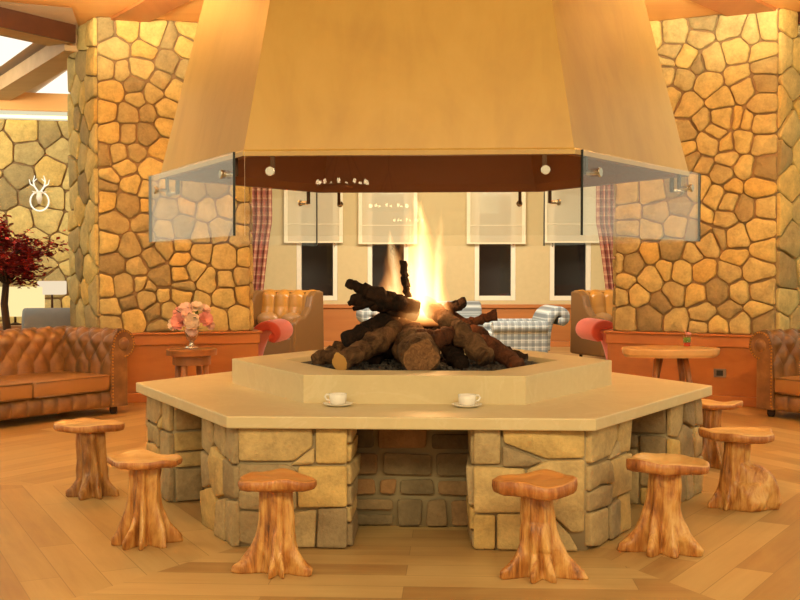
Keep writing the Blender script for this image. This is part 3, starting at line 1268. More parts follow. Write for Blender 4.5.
def log(name, label, pts, radii, mat, cutmat=None, twigs=(), seed=0):
    P = [at(*p) for p in pts]
    base = P[0].copy()
    # resample
    path, rr = [], []
    n = 22
    for i in range(n + 1):
        s = i / n * (len(P) - 1)
        k = min(int(s), len(P) - 2)
        f_ = s - k
        pt = P[k].lerp(P[k + 1], f_)
        pt += Vector((mnoise.noise(Vector((seed, i * 0.5, 0))), mnoise.noise(Vector((seed, i * 0.5, 9))), mnoise.noise(Vector((seed, i * 0.5, 17))))) * 0.03 * math.sin(PI * i / n)
        path.append(pt - base)
        rr.append((radii[k] + (radii[k + 1] - radii[k]) * f_) * (1 + 0.2 * mnoise.noise(Vector((seed * 3.3, i * 0.4, 4)))))
    t = thing(name, label, 'log', base, 0, 'firewood logs in the fire')
    mb = MB()
    mb.tube(path, rr, 20, wob=0.26, seed=seed)
    for (s, dv, ln, r0) in twigs:
        k = int(s * n)
        p = path[k]
        dv = Vector(dv).normalized()
        mb.tube([p, p + dv * ln * 0.5, p + dv * ln + Vector((0, 0, 0.01))], [r0, r0 * 0.8, r0 * 0.5], 8, wob=0.2, seed=seed)
    mb.build('log_bark', mat, t, smooth=True)
    if cutmat:
        d = (path[0] - path[1]).normalized()
        mb = MB()
        mb.tube([path[0] - d * 0.002, path[0] + d * 0.004], rr[0] * 0.90, 20, wob=0.34, seed=seed)
        mb.build('cut_end', cutmat, t)
    return t


log('firewood_log', 'thickest log with round sawn end facing front', [(421, 358, 5.98), (414, 346, 6.25), (405, 333, 6.55)], [0.102, 0.098, 0.085], M['log'], M['cut'], seed=1)
log('firewood_log', 'long leaning log with pale yellow cut end at the left front', [(340, 363, 6.0), (370, 346, 6.2), (402, 327, 6.5)], [0.052, 0.06, 0.06], M['log'], M['cut_yellow'], seed=2)
log('firewood_log', 'gnarled black log lying highest, pointing left', [(347, 283, 6.3), (366, 291, 6.35), (390, 301, 6.4), (418, 308, 6.45)], [0.022, 0.04, 0.05, 0.04], M['log_char'], None, [(0.35, (-0.6, -0.2, -0.5), 0.13, 0.028), (0.55, (-0.8, -0.2, -0.35), 0.16, 0.03), (0.3, (-1, 0, 0.25), 0.06, 0.02)], seed=3)
log('firewood_log', 'rough charred log directly below the gnarled top log', [(353, 299, 6.34), (380, 304, 6.42), (416, 314, 6.5)], [0.032, 0.046, 0.042], M['log_char'], None, [(0.3, (-0.8, 0.1, -0.5), 0.1, 0.026)], seed=16)
log('firewood_log', 'thin burnt stick standing upright in the flames', [(403.5, 260.5, 6.42), (404.5, 278, 6.42), (408, 297, 6.44)], [0.02, 0.02, 0.02], M['log_char'], seed=4)
log('firewood_log', 'low dark log at the far left edge of the pit', [(314, 361, 6.35), (340, 352, 6.45), (372, 334, 6.6)], [0.04, 0.045, 0.04], M['log'], seed=5)
log('firewood_log', 'short charred log under the gnarled one on the left', [(346, 341, 6.25), (368, 331, 6.35), (392, 316, 6.5)], [0.05, 0.055, 0.05], M['log_char'], seed=6)
log('firewood_log', 'long diagonal log right of the thick sawn log', [(425, 302, 6.62), (455, 328, 6.3), (486, 358, 6.04)], [0.045, 0.055, 0.056], M['log'], seed=7)
log('firewood_log', 'reddish log sloping down to the right edge of the pit', [(450, 318, 6.7), (484, 342, 6.45), (519, 366, 6.2)], [0.055, 0.06, 0.042], M['log_red'], seed=8)
log('firewood_log', 'short brown log lying across the top of the thick sawn log', [(415, 337, 6.2), (437, 340, 6.16), (452, 334, 6.25)], [0.045, 0.05, 0.045], M['log_red'], seed=9)
log('firewood_log', 'short stub log pointing up right beside the flames', [(436, 316, 6.62), (450, 308, 6.6), (465, 302, 6.6)], [0.035, 0.036, 0.03], M['log_char'], seed=10)
log('firewood_log', 'thin bare branch with knobby end on the right', [(455, 326, 6.75), (476, 321, 6.75), (497, 315, 6.75)], [0.03, 0.026, 0.03], M['log_red'], seed=11)
log('firewood_log', 'dark log behind the reddish one at the right', [(462, 336, 6.85), (494, 350, 6.75), (526, 361, 6.7)], [0.05, 0.05, 0.04], M['log_char'], seed=12)
log('firewood_log', 'charred log in the middle below the flames', [(384, 330, 6.6), (410, 316, 6.62), (438, 324, 6.7)], [0.06, 0.065, 0.05], M['log_char'], seed=13)
log('firewood_log', 'dark log behind the yellow ended one', [(372, 357, 6.3), (392, 342, 6.5), (418, 322, 6.75)], [0.05, 0.055, 0.05], M['log_char'], seed=14)
log('firewood_log', 'low log between the diagonal log and the sawn log', [(462, 365, 6.1), (450, 350, 6.3), (436, 334, 6.55)], [0.045, 0.05, 0.045], M['log_char'], seed=15)

# flames: glowing gas inside a soft hull
m = N('flame_gas')
co = m.n('TexCoord')
sep = m.n('SeparateXYZ')
m.t.links.new(co.outputs['Object'], sep.inputs[0])
mp = m.n('Mapping')
m.t.links.new(co.outputs['Object'], mp.inputs[0])
mp.inputs['Scale'].default_value = (7, 7, 2.6)
nA = m.n('TexNoise')
m.t.links.new(mp.outputs[0], nA.inputs['Vector'])
nA.inputs['Scale'].default_value = 1.0
nA.inputs['Detail'].default_value = 3
nA.inputs['Distortion'].default_value = 0.6
sepn = m.n('SeparateColor')
m.t.links.new(nA.outputs['Color'], sepn.inputs[0])
X, Y, Z = sep.outputs
dx = m.math('MULTIPLY', m.math('SUBTRACT', sepn.outputs[0], 0.5), m.math('ADD', 0.05, m.math('MULTIPLY', Z, 0.28)))
dy = m.math('MULTIPLY', m.math('SUBTRACT', sepn.outputs[1], 0.5), m.math('ADD', 0.05, m.math('MULTIPLY', Z, 0.28)))
Xw = m.math('ADD', X, dx)
Yw = m.math('ADD', Y, dy)


def tongue(cx, cy, top, r, lean):
    h = m.math('DIVIDE', Z, top)
    xx = m.math('SUBTRACT', Xw, m.math('ADD', cx, m.math('MULTIPLY', h, lean)))
    yy = m.math('SUBTRACT', Yw, cy)
    d = m.math('SQRT', m.math('ADD', m.math('MULTIPLY', xx, xx), m.math('MULTIPLY', yy, yy)))
    R = m.math('MULTIPLY', r, m.math('POWER', m.math('SUBTRACT', 1.0, h, True), 0.8))
    return m.math('SUBTRACT', 1.0, m.math('DIVIDE', d, m.math('ADD', R, 0.001)), True)


D_ = tongue(0.02, 0, 0.76, 0.21, -0.03)
for a in ((-0.15, 0.02, 0.56, 0.13, 0.0), (0.11, -0.02, 0.46, 0.11, -0.02), (0.085, 0.03, 0.68, 0.085, 0.03), (-0.05, 0.03, 0.62, 0.09, 0.0)):
    D_ = m.math('MAXIMUM', D_, tongue(*a))
foot = m.math('MINIMUM', m.math('MULTIPLY', Z, 14.0), 1.0)
dens = m.math('MULTIPLY', m.math('POWER', D_, 1.15), foot)
dens = m.math('MULTIPLY', dens, m.math('ADD', 0.45, nA.outputs[0]))
colr = m.ramp(dens, [(0.0, (1.0, 0.24, 0.04, 1)), (0.25, (1.0, 0.42, 0.10, 1)), (0.6, (1.0, 0.64, 0.26, 1)), (1.0, (1.0, 0.8, 0.45, 1))])
em = m.n('Emission')
m.set(em.inputs[0], colr)
m.set(em.inputs[1], m.math('MULTIPLY', dens, 24.0))
m.t.links.new(em.outputs[0], m.out.inputs['Volume'])
mb = MB()
mb.lathe([(0.20, 0.0), (0.30, 0.06), (0.32, 0.25), (0.28, 0.45), (0.2, 0.65), (0.08, 0.86)], 20)
fb_ = at(419, 326, 6.52)
flame = mb.build('flame', m.mat, loc=(fb_.x, fb_.y, fb_.z))
tag(flame, 'tall orange and yellow flames rising from the logs', 'fire')
pl_ = bpy.data.lights.new('fire_glow', 'POINT')
pl_.energy = 14
pl_.color = (1.0, 0.5, 0.18)
pl_.shadow_soft_size = 0.12
po = bpy.data.objects.new('fire_glow', pl_)
COL.objects.link(po)
po.location = (fb_.x + 0.03, fb_.y, fb_.z + 0.22)

# ------------------------------------------------------------------ stools


def stool(label, u, v, H, roots, seat, tr, mats, seed, lean=(0, 0), burl=None, thin=(), group='rustic tree root stools around the fireplace'):
    """roots: (angle deg, half width deg, reach, height); angle 0 = right, 270 = towards the camera"""
    p = fl(u, v)
    t = thing('tree_root_stool', label, 'stool', p, 0, group)
    th = seat.get('th', 0.045)
    zs = H - th
    mb = MB()

    def fn(a, b):
        ang = 2 * PI * a
        z = zs * b * 1.0
        r = tr[0] + (tr[1] - tr[0]) * b
        r *= 1 + 0.06 * math.cos(ang * 5 + seed) + 0.05 * math.cos(ang * 8 + seed * 2.1 + b * 2)
        for (ra, rw, reach, rh) in roots:
            da = (ang - math.radians(ra + 14 * b * math.sin(ra + seed)) + PI) % (2 * PI) - PI
            zz = max(0.0, z - 0.034)
            rh = rh * 0.85
            k = max(0.0, 1 - zz / rh)
            ww = rw * (0.55 + 0.9 * min(1, zz / rh))
            r += 0.76 * reach * math.exp(-abs(da / math.radians(ww)) ** 2.6) * k ** 2.8
            r += 0.012 * math.exp(-(da / math.radians(rw * 0.8)) ** 2)
        for (ba, bw_, bz, bh_, reach) in (burl or ()):
            da = (ang - math.radians(ba) + PI) % (2 * PI) - PI
            k = max(0.0, 1 - ((z - bz) / bh_) ** 2)
            r += reach * math.exp(-(da / math.radians(bw_)) ** 2) * k ** 0.6
        lowk = 1.0 + 1.2 * max(0, 1 - z / 0.2)
        r *= 1 + 0.09 * lowk * mnoise.noise(Vector((math.cos(ang) * 2.5 + seed * 5, math.sin(ang) * 2.5, z * 9))) + 0.045 * lowk * mnoise.noise(Vector((math.cos(ang) * 7 + seed * 5, math.sin(ang) * 7, z * 18)))
        if b == 0:
            r *= 0.96
        return (r * math.cos(ang) + lean[0] * b, r * math.sin(ang) + lean[1] * b, z)
    mb.grid(fn, 140, 56, True)
    n = 140
    mb.f.append(tuple(range(55 * n, 56 * n)))
    mb.m.append(0)
    mb.f.append(tuple(reversed(range(0, n))))
    mb.m.append(0)
    for (a0, x0_, y0_, x1_, y1_) in thin:
        mb.tube([(x0_, y0_, a0), ((x0_ + x1_) / 2, (y0_ + y1_) / 2, a0 * 0.55), (x1_ * 0.9, y1_ * 0.9, 0.018), (x1_, y1_, 0.012)], [0.024, 0.02, 0.015, 0.01], 8, wob=0.2, seed=seed)
    mb.build('trunk', mats[1], t, smooth=True)
    mb = MB()
    A, B = seat['a'], seat['b']
    ox, oy = lean[0] + seat.get('ox', 0), lean[1] + seat.get('oy', 0)
    dish, tilt = seat.get('dish', 0.0), seat.get('tilt', 0)
    ph = seat.get('ph', 0.0)

    def out(ang):
        k = 1 + 0.05 * math.cos(2 * ang + ph) + 0.07 * math.cos(3 * ang + ph * 2.3 + seed) + 0.04 * math.cos(5 * ang + seed * 1.7)
        k += 0.06 * mnoise.noise(Vector((math.cos(ang) * 4, math.sin(ang) * 4, seed)))
        return k * A * math.cos(ang), k * B * math.sin(ang)
    prof = [(0.02, 'b', 0), (0.5, 'b', 0), (0.86, 'b', 0.006), (0.97, 'b', 0.014), (1.0, 'm', 0.5), (0.985, 't', -0.004), (0.93, 't', 0.002), (0.86, 't', -dish * 0.55), (0.76, 't', -dish * 0.95), (0.4, 't', -dish), (0.02, 't', -dish)]

    def fn2(a, b):
        ang = 2 * PI * a
        kk, w_, dz = prof[round(b * (len(prof) - 1))]
        x, y = out(ang)
        wav = 0.008 * math.cos(2 * ang + seed) + 0.016 * mnoise.noise(Vector((x * 9, y * 9, seed)))
        if w_ == 'b':
            z = zs + dz + wav * 0.6 * kk
        elif w_ == 'm':
            z = zs + th * 0.55 + wav
        else:
            z = H + dz + wav * kk + tilt * x
        if kk < 0.6 and w_ == 'b':
            z = zs
        return (x * kk + ox, y * kk + oy, z)
    mb.grid(fn2, 72, len(prof), True)
    n2 = 72
    mb.f.append(tuple(reversed(range(0, n2))))
    mb.m.append(0)
    mb.f.append(tuple(range((len(prof) - 1) * n2, len(prof) * n2)))
    mb.m.append(0)
    st_ = mb.build('seat', [mats[0], M['seat_edge']], t, smooth=True)
    for pp_ in st_.data.polygons:
        if len(pp_.vertices) == 4 and pp_.index // n2 in (2, 3, 4):
            pp_.material_index = 1
    return t


SW = (M['seat_wood'], M['trunk'])
SP = (M['seat_pale'], M['trunk'])
SPD = (M['seat_pale'], M['trunk_dark'])
stool('pale topped tree root stool near the left sofa, farthest left', 95, 495, 0.415, [(205, 14, 0.09, 0.14), (255, 24, 0.10, 0.2), (300, 20, 0.07, 0.25), (350, 12, 0.09, 0.12), (90, 30, 0.08, 0.2)],
      dict(a=0.185, b=0.15, dish=0.004, ph=0.4, th=0.05), (0.070, 0.070), SPD, 1, (-0.015, 0), None, [(0.10, -0.06, -0.03, -0.145, -0.03)])
stool('wavy topped stool with ribbed trunk left of the left counter pier', 145, 543, 0.405, [(200, 13, 0.11, 0.3), (245, 12, 0.10, 0.28), (275, 13, 0.09, 0.3), (320, 16, 0.11, 0.3), (10, 16, 0.12, 0.28), (100, 40, 0.08, 0.3)],
      dict(a=0.17, b=0.14, dish=0.010, ph=1.4, th=0.045, ox=0.0), (0.068, 0.062), SP, 2, (0.0, 0))
stool('round topped stool with flared bark roots before the left front pier', 279, 570, 0.40, [(195, 24, 0.13, 0.26), (262, 12, 0.08, 0.14), (282, 10, 0.075, 0.16), (325, 22, 0.11, 0.16), (80, 40, 0.08, 0.2)],
      dict(a=0.172, b=0.145, dish=0.006, ph=2.0, th=0.05), (0.080, 0.060), SW, 3, (-0.01, 0))
stool('thick orange topped stool with lumpy roots before the right front pier', 541, 574, 0.405, [(205, 18, 0.13, 0.22), (250, 16, 0.075, 0.18), (285, 16, 0.07, 0.18), (335, 24, 0.13, 0.24), (90, 40, 0.08, 0.2)],
      dict(a=0.185, b=0.14, dish=0.012, ph=2.9, th=0.068, tilt=0.0), (0.084, 0.060), SW, 4, (-0.025, 0), [(270, 30, 0.17, 0.06, 0.02)])
stool('stool with tray shaped hollow seat at the right front corner', 660, 550, 0.42, [(185, 26, 0.14, 0.28), (240, 22, 0.09, 0.24), (320, 20, 0.15, 0.3), (285, 24, 0.09, 0.22), (90, 40, 0.06, 0.2)],
      dict(a=0.178, b=0.145, dish=0.03, ph=0.9, th=0.06, tilt=-0.05), (0.080, 0.066), SP, 5, (0.02, 0))
stool('leaning stool with a big burl beside its foot, near the right sofa', 728, 507, 0.415, [(190, 16, 0.05, 0.14), (250, 20, 0.05, 0.14), (350, 22, 0.06, 0.1)],
      dict(a=0.195, b=0.15, dish=0.008, ph=1.9, th=0.055, ox=0.012), (0.068, 0.058), SP, 6, (0.045, 0), [(342, 34, 0.085, 0.16, 0.17), (300, 20, 0.05, 0.10, 0.06)])
stool('dark twisted trunk stool half hidden behind the right counter corner', 708, 466, 0.42, [(230, 14, 0.10, 0.26), (290, 12, 0.09, 0.3), (340, 14, 0.12, 0.24), (150, 20, 0.09, 0.2)],
      dict(a=0.14, b=0.12, dish=0.004, ph=0.2, th=0.045, ox=0.05), (0.06, 0.05), SPD, 7, (0.02, 0))

# ------------------------------------------------------------------ coffee cups


def cup(label, u, v, side):
    p = fl(u, v, TOP)
    t = thing('coffee_cup', label, 'cup', p, 0, 'coffee cups on the counter')
    mb = MB()
    z = 0.0115
    mb.lathe([(0.034, z), (0.040, z + 0.006), (0.043, z + 0.03), (0.044, z + 0.05), (0.041, z + 0.05), (0.039, z + 0.03), (0.02, z + 0.008)], 24)
    mb.build('cup_body', M['porcelain'], t, smooth=True)
    mb = MB()
    mb.tube([(side * 0.040, 0, z + 0.044), (side * 0.056, 0, z + 0.046), (side * 0.064, 0, z + 0.034), (side * 0.056, 0, z + 0.02), (side * 0.038, 0, z + 0.017)], 0.005, 8)
    mb.build('handle', M['porcelain'], t, smooth=True)
    s = MB()
    s.lathe([(0.035, 0.0), (0.05, 0.003), (0.074, 0.013), (0.075, 0.016), (0.072, 0.016), (0.048, 0.008), (0.02, 0.0075)], 28)
    s.build('saucer', M['porcelain'], t, smooth=True)


cup('white coffee cup and saucer left of centre on the marble counter', 338, 406, -1)
cup('white coffee cup and saucer right of centre on the marble counter', 467, 407, 1)

# ------------------------------------------------------------------ chesterfield sofas


def puff(u, v):
    p, q = u + v, u - v
    return (abs(math.sin(PI * p)) * abs(math.sin(PI * q))) ** 0.45


def sofa(label, loc, rz, W=2.1, DP=0.92):
    t = thing('chesterfield_sofa', label, 'sofa', loc, rz, 'brown leather chesterfield sofas')
    CZ, R = 0.615, 0.125
    prof = [(0.27, 0.30), (0.262, 0.42), (0.25, 0.55)]
    for i in range(0, 15):
        a = math.radians(-10 + i * 20)
        prof.append((R + R * math.cos(a), CZ + R * math.sin(a)))
    prof += [(0.085, 0.48), (0.085, 0.3), (0.085, 0.07)]
    # arclength
    ds = [0]
    for i in range(1, len(prof)):
        ds.append(ds[-1] + math.hypot(prof[i][0] - prof[i - 1][0], prof[i][1] - prof[i - 1][1]))
    TL = ds[-1]
    TUFT = ds[9]

    def pat(s):
        for i in range(1, len(prof)):
            if s <= ds[i] or i == len(prof) - 1:
                f_ = (s - ds[i - 1]) / (ds[i] - ds[i - 1])
                p0, p1 = prof[i - 1], prof[i]
                tx, tz = p1[0] - p0[0], p1[1] - p0[1]
                L = math.hypot(tx, tz)
                return p0[0] + tx * f_, p0[1] + tz * f_, tz / L, -tx / L

    def section(s, along):
        x, z, nx, nz = pat(s)
        if s < TUFT + 0.02:
            k = puff(along / 0.17, s / 0.20 + 0.25)
            fade = min(1, max(0, (TUFT + 0.02 - s) / 0.06))
            d = (k * 0.034 - 0.014) * fade
            if s < 0.17:   # vertical pleats below the last row of buttons
                kk = abs(math.sin(PI * along / 0.17)) ** 0.5
                w = min(1, max(0, (0.17 - s) / 0.06))
                d = d * (1 - w) + (kk * 0.028 - 0.012) * w * fade
            x += nx * d
            z += nz * d
        return x, z
    NV = 70
    mb = MB()

    def back(a, b):
        s = b * TL
        al = a * (W - 0.2) + 0.1
        x, z = section(s, al)
        return (al, DP - x, z)
    mb.grid(back, 180, NV)
    mb.build('backrest', M['leather'], t, smooth=True)
    for sd in (0, 1):
        mb = MB()

        def arm(a, b):
            s = b * TL
            al = a * (DP - 0.14)
            x, z = section(s, al + 0.03)
            return ((W - x) if sd else x, al, z)
        mb.grid(arm, 80, NV, flip=bool(sd))
        ar = mb.build('armrest', M['leather'], t, smooth=True)
        mb = MB()
        # scroll front panel
        pts = [(0.262, 0.07), (0.262, 0.46)]
        for i in range(0, 14):
            a = math.radians(-5 + i * 20)
            pts.append((R + (R + 0.004) * math.cos(a), CZ + (R + 0.004) * math.sin(a)))
        pts += [(0.085, 0.47), (0.085, 0.07)]
        n = len(pts)
        vs = [((W - x) if sd else x, -0.012, z) for x, z in pts] + [((W - x) if sd else x, 0.03, z) for x, z in pts]
        fs = [tuple(range(n)), tuple(reversed(range(n, 2 * n)))] + [(i, i + n, (i + 1) % n + n, (i + 1) % n) for i in range(n)]
        mb.add(vs, fs)
        cxx = (W - R) if sd else R
        mb.ball((cxx, -0.012, CZ), 0.06, 16, (1, 0.35, 1))
        mb.build('arm_front', M['leather'], ar, smooth=False, bevel=0.006)
        mb = MB()
        for x, z in [(0.25, 0.10 + 0.028 * i) for i in range(19)] + [(R + 0.112 * math.cos(math.radians(-10 + i * 13)), CZ + 0.112 * math.sin(math.radians(-10 + i * 13))) for i in range(22)]:
            mb.ball(((W - x) if sd else x, -0.014, z), 0.009, 6)
        mb.build('nail_trim', M['brass'], ar, smooth=True)
    mb = MB()

    def rail(a, b):
        x = 0.25 + a * (W - 0.5)
        k = abs(math.sin(PI * a * (W - 0.5) / 0.15)) ** 0.4 * math.sin(PI * min(1, max(0, b))) ** 0.5
        return (x, 0.03 - 0.03 * k, 0.07 + b * 0.14)
    mb.grid(rail, 150, 12)
    mb.box((W / 2, DP / 2 + 0.0, 0.135), (W - 0.3, DP - 0.2, 0.13))
    mb.build('front_rail', M['leather'], t, smooth=True)
    iw = W - 0.53
    for k in range(2):
        mb = MB()
        cx = 0.265 + iw / 4 + k * iw / 2
        mb.box((cx, 0.33, 0.285), (iw / 2 - 0.004, 0.68, 0.14))
        cu = mb.build('seat_cushion', M['leather_lt'], t, smooth=True, bevel=0.03)
        cu.modifiers['bevel'].segments = 4
        mb = MB()
        for zz in (0.225, 0.345):
            mb.tube([(cx - iw / 4 + 0.02, -0.008, zz), (cx + iw / 4 - 0.02, -0.008, zz)], 0.006, 6)
        mb.build('piping', M['leather'], cu, smooth=True)
    for x in (0.17, W - 0.17):
        for y in (0.08, DP - 0.16):
            mb = MB()
            mb.lathe([(0.022, 0), (0.034, 0.02), (0.034, 0.05), (0.028, 0.075)], 14, (x, y, 0))
            mb.build('foot', M['bark'], t, smooth=True)
    return t


# left sofa: its far arm ends at photo point (118, 408)
nL = Vector((0.81, -0.58, 0)).normalized()
A_ = fl(127, 413)
# local -y faces nL ; local x runs from near arm to far arm
rzL = math.atan2(nL.y, nL.x) + PI / 2
xl = Vector((math.cos(rzL), math.sin(rzL), 0))
WS = 2.1
oL = A_ - xl * (WS - 0.085)
sofa('brown tufted leather chesterfield sofa before the left stone pier', oL, rzL)
nR = Vector((-0.86, -0.51, 0)).normalized()
rzR = math.atan2(nR.y, nR.x) + PI / 2
xr = Vector((math.cos(rzR), math.sin(rzR), 0))
oR = fl(757, 416) - xr * 0.085
sofa('brown tufted leather chesterfield sofa before the right stone pier', oR, rzR)

# ------------------------------------------------------------------ side tables
p = fl(192, 411)
t = thing('side_table', 'small round wooden side table by the left pier carrying the flower vase', 'table', p)
mb = MB()
mb.lathe([(0.20, 0.50), (0.222, 0.505), (0.226, 0.555), (0.215, 0.562), (0.02, 0.562)], 36)
mb.build('tabletop', M['table_wood'], t, smooth=False)
mb = MB()
mb.lathe([(0.165, 0.42), (0.17, 0.42), (0.17, 0.5), (0.165, 0.5)], 30)
mb.build('apron', M['table_wood'], t)
for k in range(4):
    a = PI / 4 + k * PI / 2 + 0.5
    mb = MB()
    mb.tube([(0.13 * math.cos(a), 0.13 * math.sin(a), 0.49), (0.16 * math.cos(a), 0.16 * math.sin(a), 0)], [0.028, 0.02], 8)
    mb.build('leg', M['table_wood'], t, smooth=True)
p2 = Vector((p.x, p.y, 0.562))
p2.x += 0.0
t = thing('flower_vase', 'silver footed vase with pink and cream flowers on the side table', 'vase', p2)
mb = MB()
mb.lathe([(0.058, 0), (0.06, 0.012), (0.03, 0.025), (0.014, 0.045), (0.016, 0.06), (0.045, 0.085), (0.06, 0.14), (0.066, 0.17), (0.06, 0.17), (0.04, 0.10)], 26)
mb.build('vase_body', M['silver'], t, smooth=True)
rng = random.Random(21)
fl_specs = [(-0.095, -0.10, 0.25, 0.085, 'petal_pink'), (0.03, -0.13, 0.25, 0.08, 'petal_pale'), (0.14, -0.06, 0.27, 0.075, 'petal_pink'), (-0.05, -0.03, 0.36, 0.075, 'petal_rose'), (0.05, -0.02, 0.375, 0.07, 'petal_pale'), (0.115, 0.02, 0.35, 0.065, 'petal_rose'), (-0.165, -0.03, 0.22, 0.06, 'petal_pale'), (0.02, -0.10, 0.17, 0.06, 'petal_rose'), (-0.02, -0.10, 0.32, 0.06, 'petal_rose'), (-0.12, 0.0, 0.33, 0.06, 'petal_pink'), (0.17, 0.0, 0.21, 0.05, 'petal_rose')]
for (x, y, z, r, mk) in fl_specs:
    mb = MB()
    face = Vector((x * 0.9, y - 0.12, (z - 0.22) * 1.2 + 0.03)).normalized()
    R3 = face.to_track_quat('Z', 'Y').to_matrix()
    for cnt, tilt, rr in ((7, 1.15, 1.0), (6, 0.8, 0.85), (5, 0.45, 0.65), (3, 0.15, 0.4)):
        for k in range(cnt):
            a = 2 * PI * k / cnt + tilt * 2.1 + rng.uniform(-0.2, 0.2)

            def petal(u_, v_, a=a, tilt=tilt, rr=rr):
                w_ = (u_ - 0.5) * 1.15 * math.sin(PI * min(1, 0.18 + v_ * 0.72)) * r * rr
                L = v_ * r * rr
                bend = tilt * (0.55 + 0.55 * v_)
                px_, pz_ = L * math.sin(bend), L * math.cos(bend) * 0.8
                pz_ += 1.6 * w_ * w_ / max(r, 0.01)
                q_ = Vector((px_ * math.cos(a) - w_ * math.sin(a), px_ * math.sin(a) + w_ * math.cos(a), pz_))
                return R3 @ q_ + Vector((x, y, z)) - face * r * 0.3
            mb.grid(petal, 5, 5)
    mb.build('flower', M[mk], t, smooth=True)
mb = MB()
for k in range(26):
    a = rng.uniform(0, 2 * PI)
    r = rng.uniform(0.03, 0.15)
    z = rng.uniform(0.16, 0.34)
    c = Vector((r * math.cos(a), r * math.sin(a), z))
    d = Vector((math.cos(a), math.sin(a), rng.uniform(-0.2, 0.6))).normalized() * 0.05
    s = Vector((-math.sin(a), math.cos(a), 0)) * 0.018
    mb.add([c - d, c + s, c + d, c - s], [(0, 1, 2, 3)])
for k in range(8):
    a = k * 0.8
    mb.tube([(0, 0, 0.06), (0.03 * math.cos(a), 0.03 * math.sin(a), 0.17), (0.09 * math.cos(a), 0.09 * math.sin(a) - 0.02, 0.26)], 0.004, 5)
mb.build('foliage', M['leaf_green'], t)

p = fl(668, 414)
t = thing('live_edge_table', 'oval live edge wooden table by the right pier with splayed legs', 'table', p)
TZ = 0.585
mb = MB()


def edge(ang):
    k = 1 + 0.04 * math.cos(2 * ang + 0.5) + 0.05 * math.cos(3 * ang + 1.2) + 0.02 * math.cos(7 * ang)
    return 0.41 * k * math.cos(ang), 0.29 * k * math.sin(ang)


polys = []
for kk, z in ((0.94, TZ - 0.075), (0.985, TZ - 0.05), (1.0, TZ - 0.012), (0.99, TZ)):
    polys.append([(edge(2 * PI * i / 60)[0] * kk, edge(2 * PI * i / 60)[1] * kk, z) for i in range(60)])
mb.frustum(polys)
mb.build('tabletop', M['seat_pale'], t, smooth=False)
for (x, y, x2, y2) in ((-0.12, -0.1, -0.19, -0.2), (-0.05, 0.08, -0.12, 0.16), (0.12, 0.1, 0.2, 0.18), (0.13, -0.05, 0.22, -0.1)):
    mb = MB()
    mb.tube([(x, y, TZ - 0.07), (x2, y2, 0)], [0.026, 0.022], 10)
    mb.build('leg', M['table_wood'], t, smooth=True)
q = fl(687, 347, TZ)
q.z = TZ
t = thing('cocktail_glass', 'small cocktail glass with green and red drink on the oval table', 'drink', q)
mb = MB()
mb.lathe([(0.03, 0), (0.033, 0.004), (0.038, 0.105), (0.036, 0.105), (0.031, 0.008), (0.002, 0.006)], 20)
mb.build('glass', M['glass'], t, smooth=True)
mb = MB()
mb.lathe([(0.028, 0.008), (0.031, 0.04), (0.002, 0.04)], 18)
mb.build('red_syrup', plain('red_drink', srgb(200, 50, 30), 0.2), t, smooth=True)
mb = MB()
mb.lathe([(0.031, 0.041), (0.034, 0.085), (0.002, 0.085)], 18)
mb.build('green_drink', plain('green_drink', srgb(90, 150, 50), 0.2), t, smooth=True)
mb = MB()
mb.ball((0.01, -0.01, 0.118), 0.022, 10, (1.2, 1, 0.7))
mb.tube([(0.0, 0, 0.07), (-0.02, 0, 0.15)], 0.003, 6)
mb.build('garnish', M['petal_pink'], t, smooth=True)

# wall socket on the right wainscot
rc, rb_ = Vector(offset_poly(rp, 0.07)[0]), Vector(offset_poly(rp, 0.07)[1])
M4 = frame_from(rc, rb_, 0)
Mi = M4.inverted()
x, y, z, f_ = ray(720, 373)
o = Vector((CX, -CD, CH))
dd = Vector((x, y, z))
h = Mi @ (o + dd * (-(Mi @ o).y / (Mi.to_3x3() @ dd).y))
t = thing('wall_socket', 'grey wall socket on the wainscot right of the oval table', 'socket', M4 @ Vector((h.x, 0, h.z)), math.atan2((rb_ - rc).y, (rb_ - rc).x))
mb = MB()
mb.box((0, -0.005, 0), (0.115, 0.01, 0.08))
mb.build('face_plate', M['socket'], t, bevel=0.003)
mb = MB()
mb.box((0.0, -0.011, 0), (0.06, 0.008, 0.05))
mb.build('outlet', M['plastic_black'], t, bevel=0.002)

# ------------------------------------------------------------------ chairs in the back


def slab(mb, path, thick, width, y0=0.0, n=3, flat=False):
    """curved upholstered slab: path in (x, z), extruded along y with soft edges"""
    P = [Vector((a, b)) for a, b in path]
    for _ in range(2):
        Q = [P[0]]
        for i in range(len(P) - 1):
            Q += [P[i].lerp(P[i + 1], 0.25), P[i].lerp(P[i + 1], 0.75)]
        Q.append(P[-1])
        P = Q
    loop_o, loop_i = [], []
    for i, p in enumerate(P):
        d = (P[min(i + 1, len(P) - 1)] - P[max(0, i - 1)]).normalized()
        nn = Vector((-d.y, d.x))
        loop_o.append(p + nn * thick / 2)
        loop_i.append(p - nn * thick / 2)
    de = (P[-1] - P[-2]).normalized() * thick * 0.4
    loop = loop_o + [P[-1] + de] + loop_i[::-1]
    rings = []
    cpt = P
    m_ = len(loop)
    idx = list(range(len(P))) + [len(P) - 1] + list(range(len(P)))[::-1]
    for (yy, sh) in ((-width / 2, 0.7), (-width / 2 + 0.015, 0.95), (-width / 2 + 0.04, 1.0), (width / 2 - 0.04, 1.0), (width / 2 - 0.015, 0.95), (width / 2, 0.7)):
        r = []
        for q, k in zip(loop, idx):
            w = cpt[k] + (q - cpt[k]) * sh
            r.append((w.x, yy + y0, w.y))
        rings.append(r)
    mb.frustum(rings)
    return mb


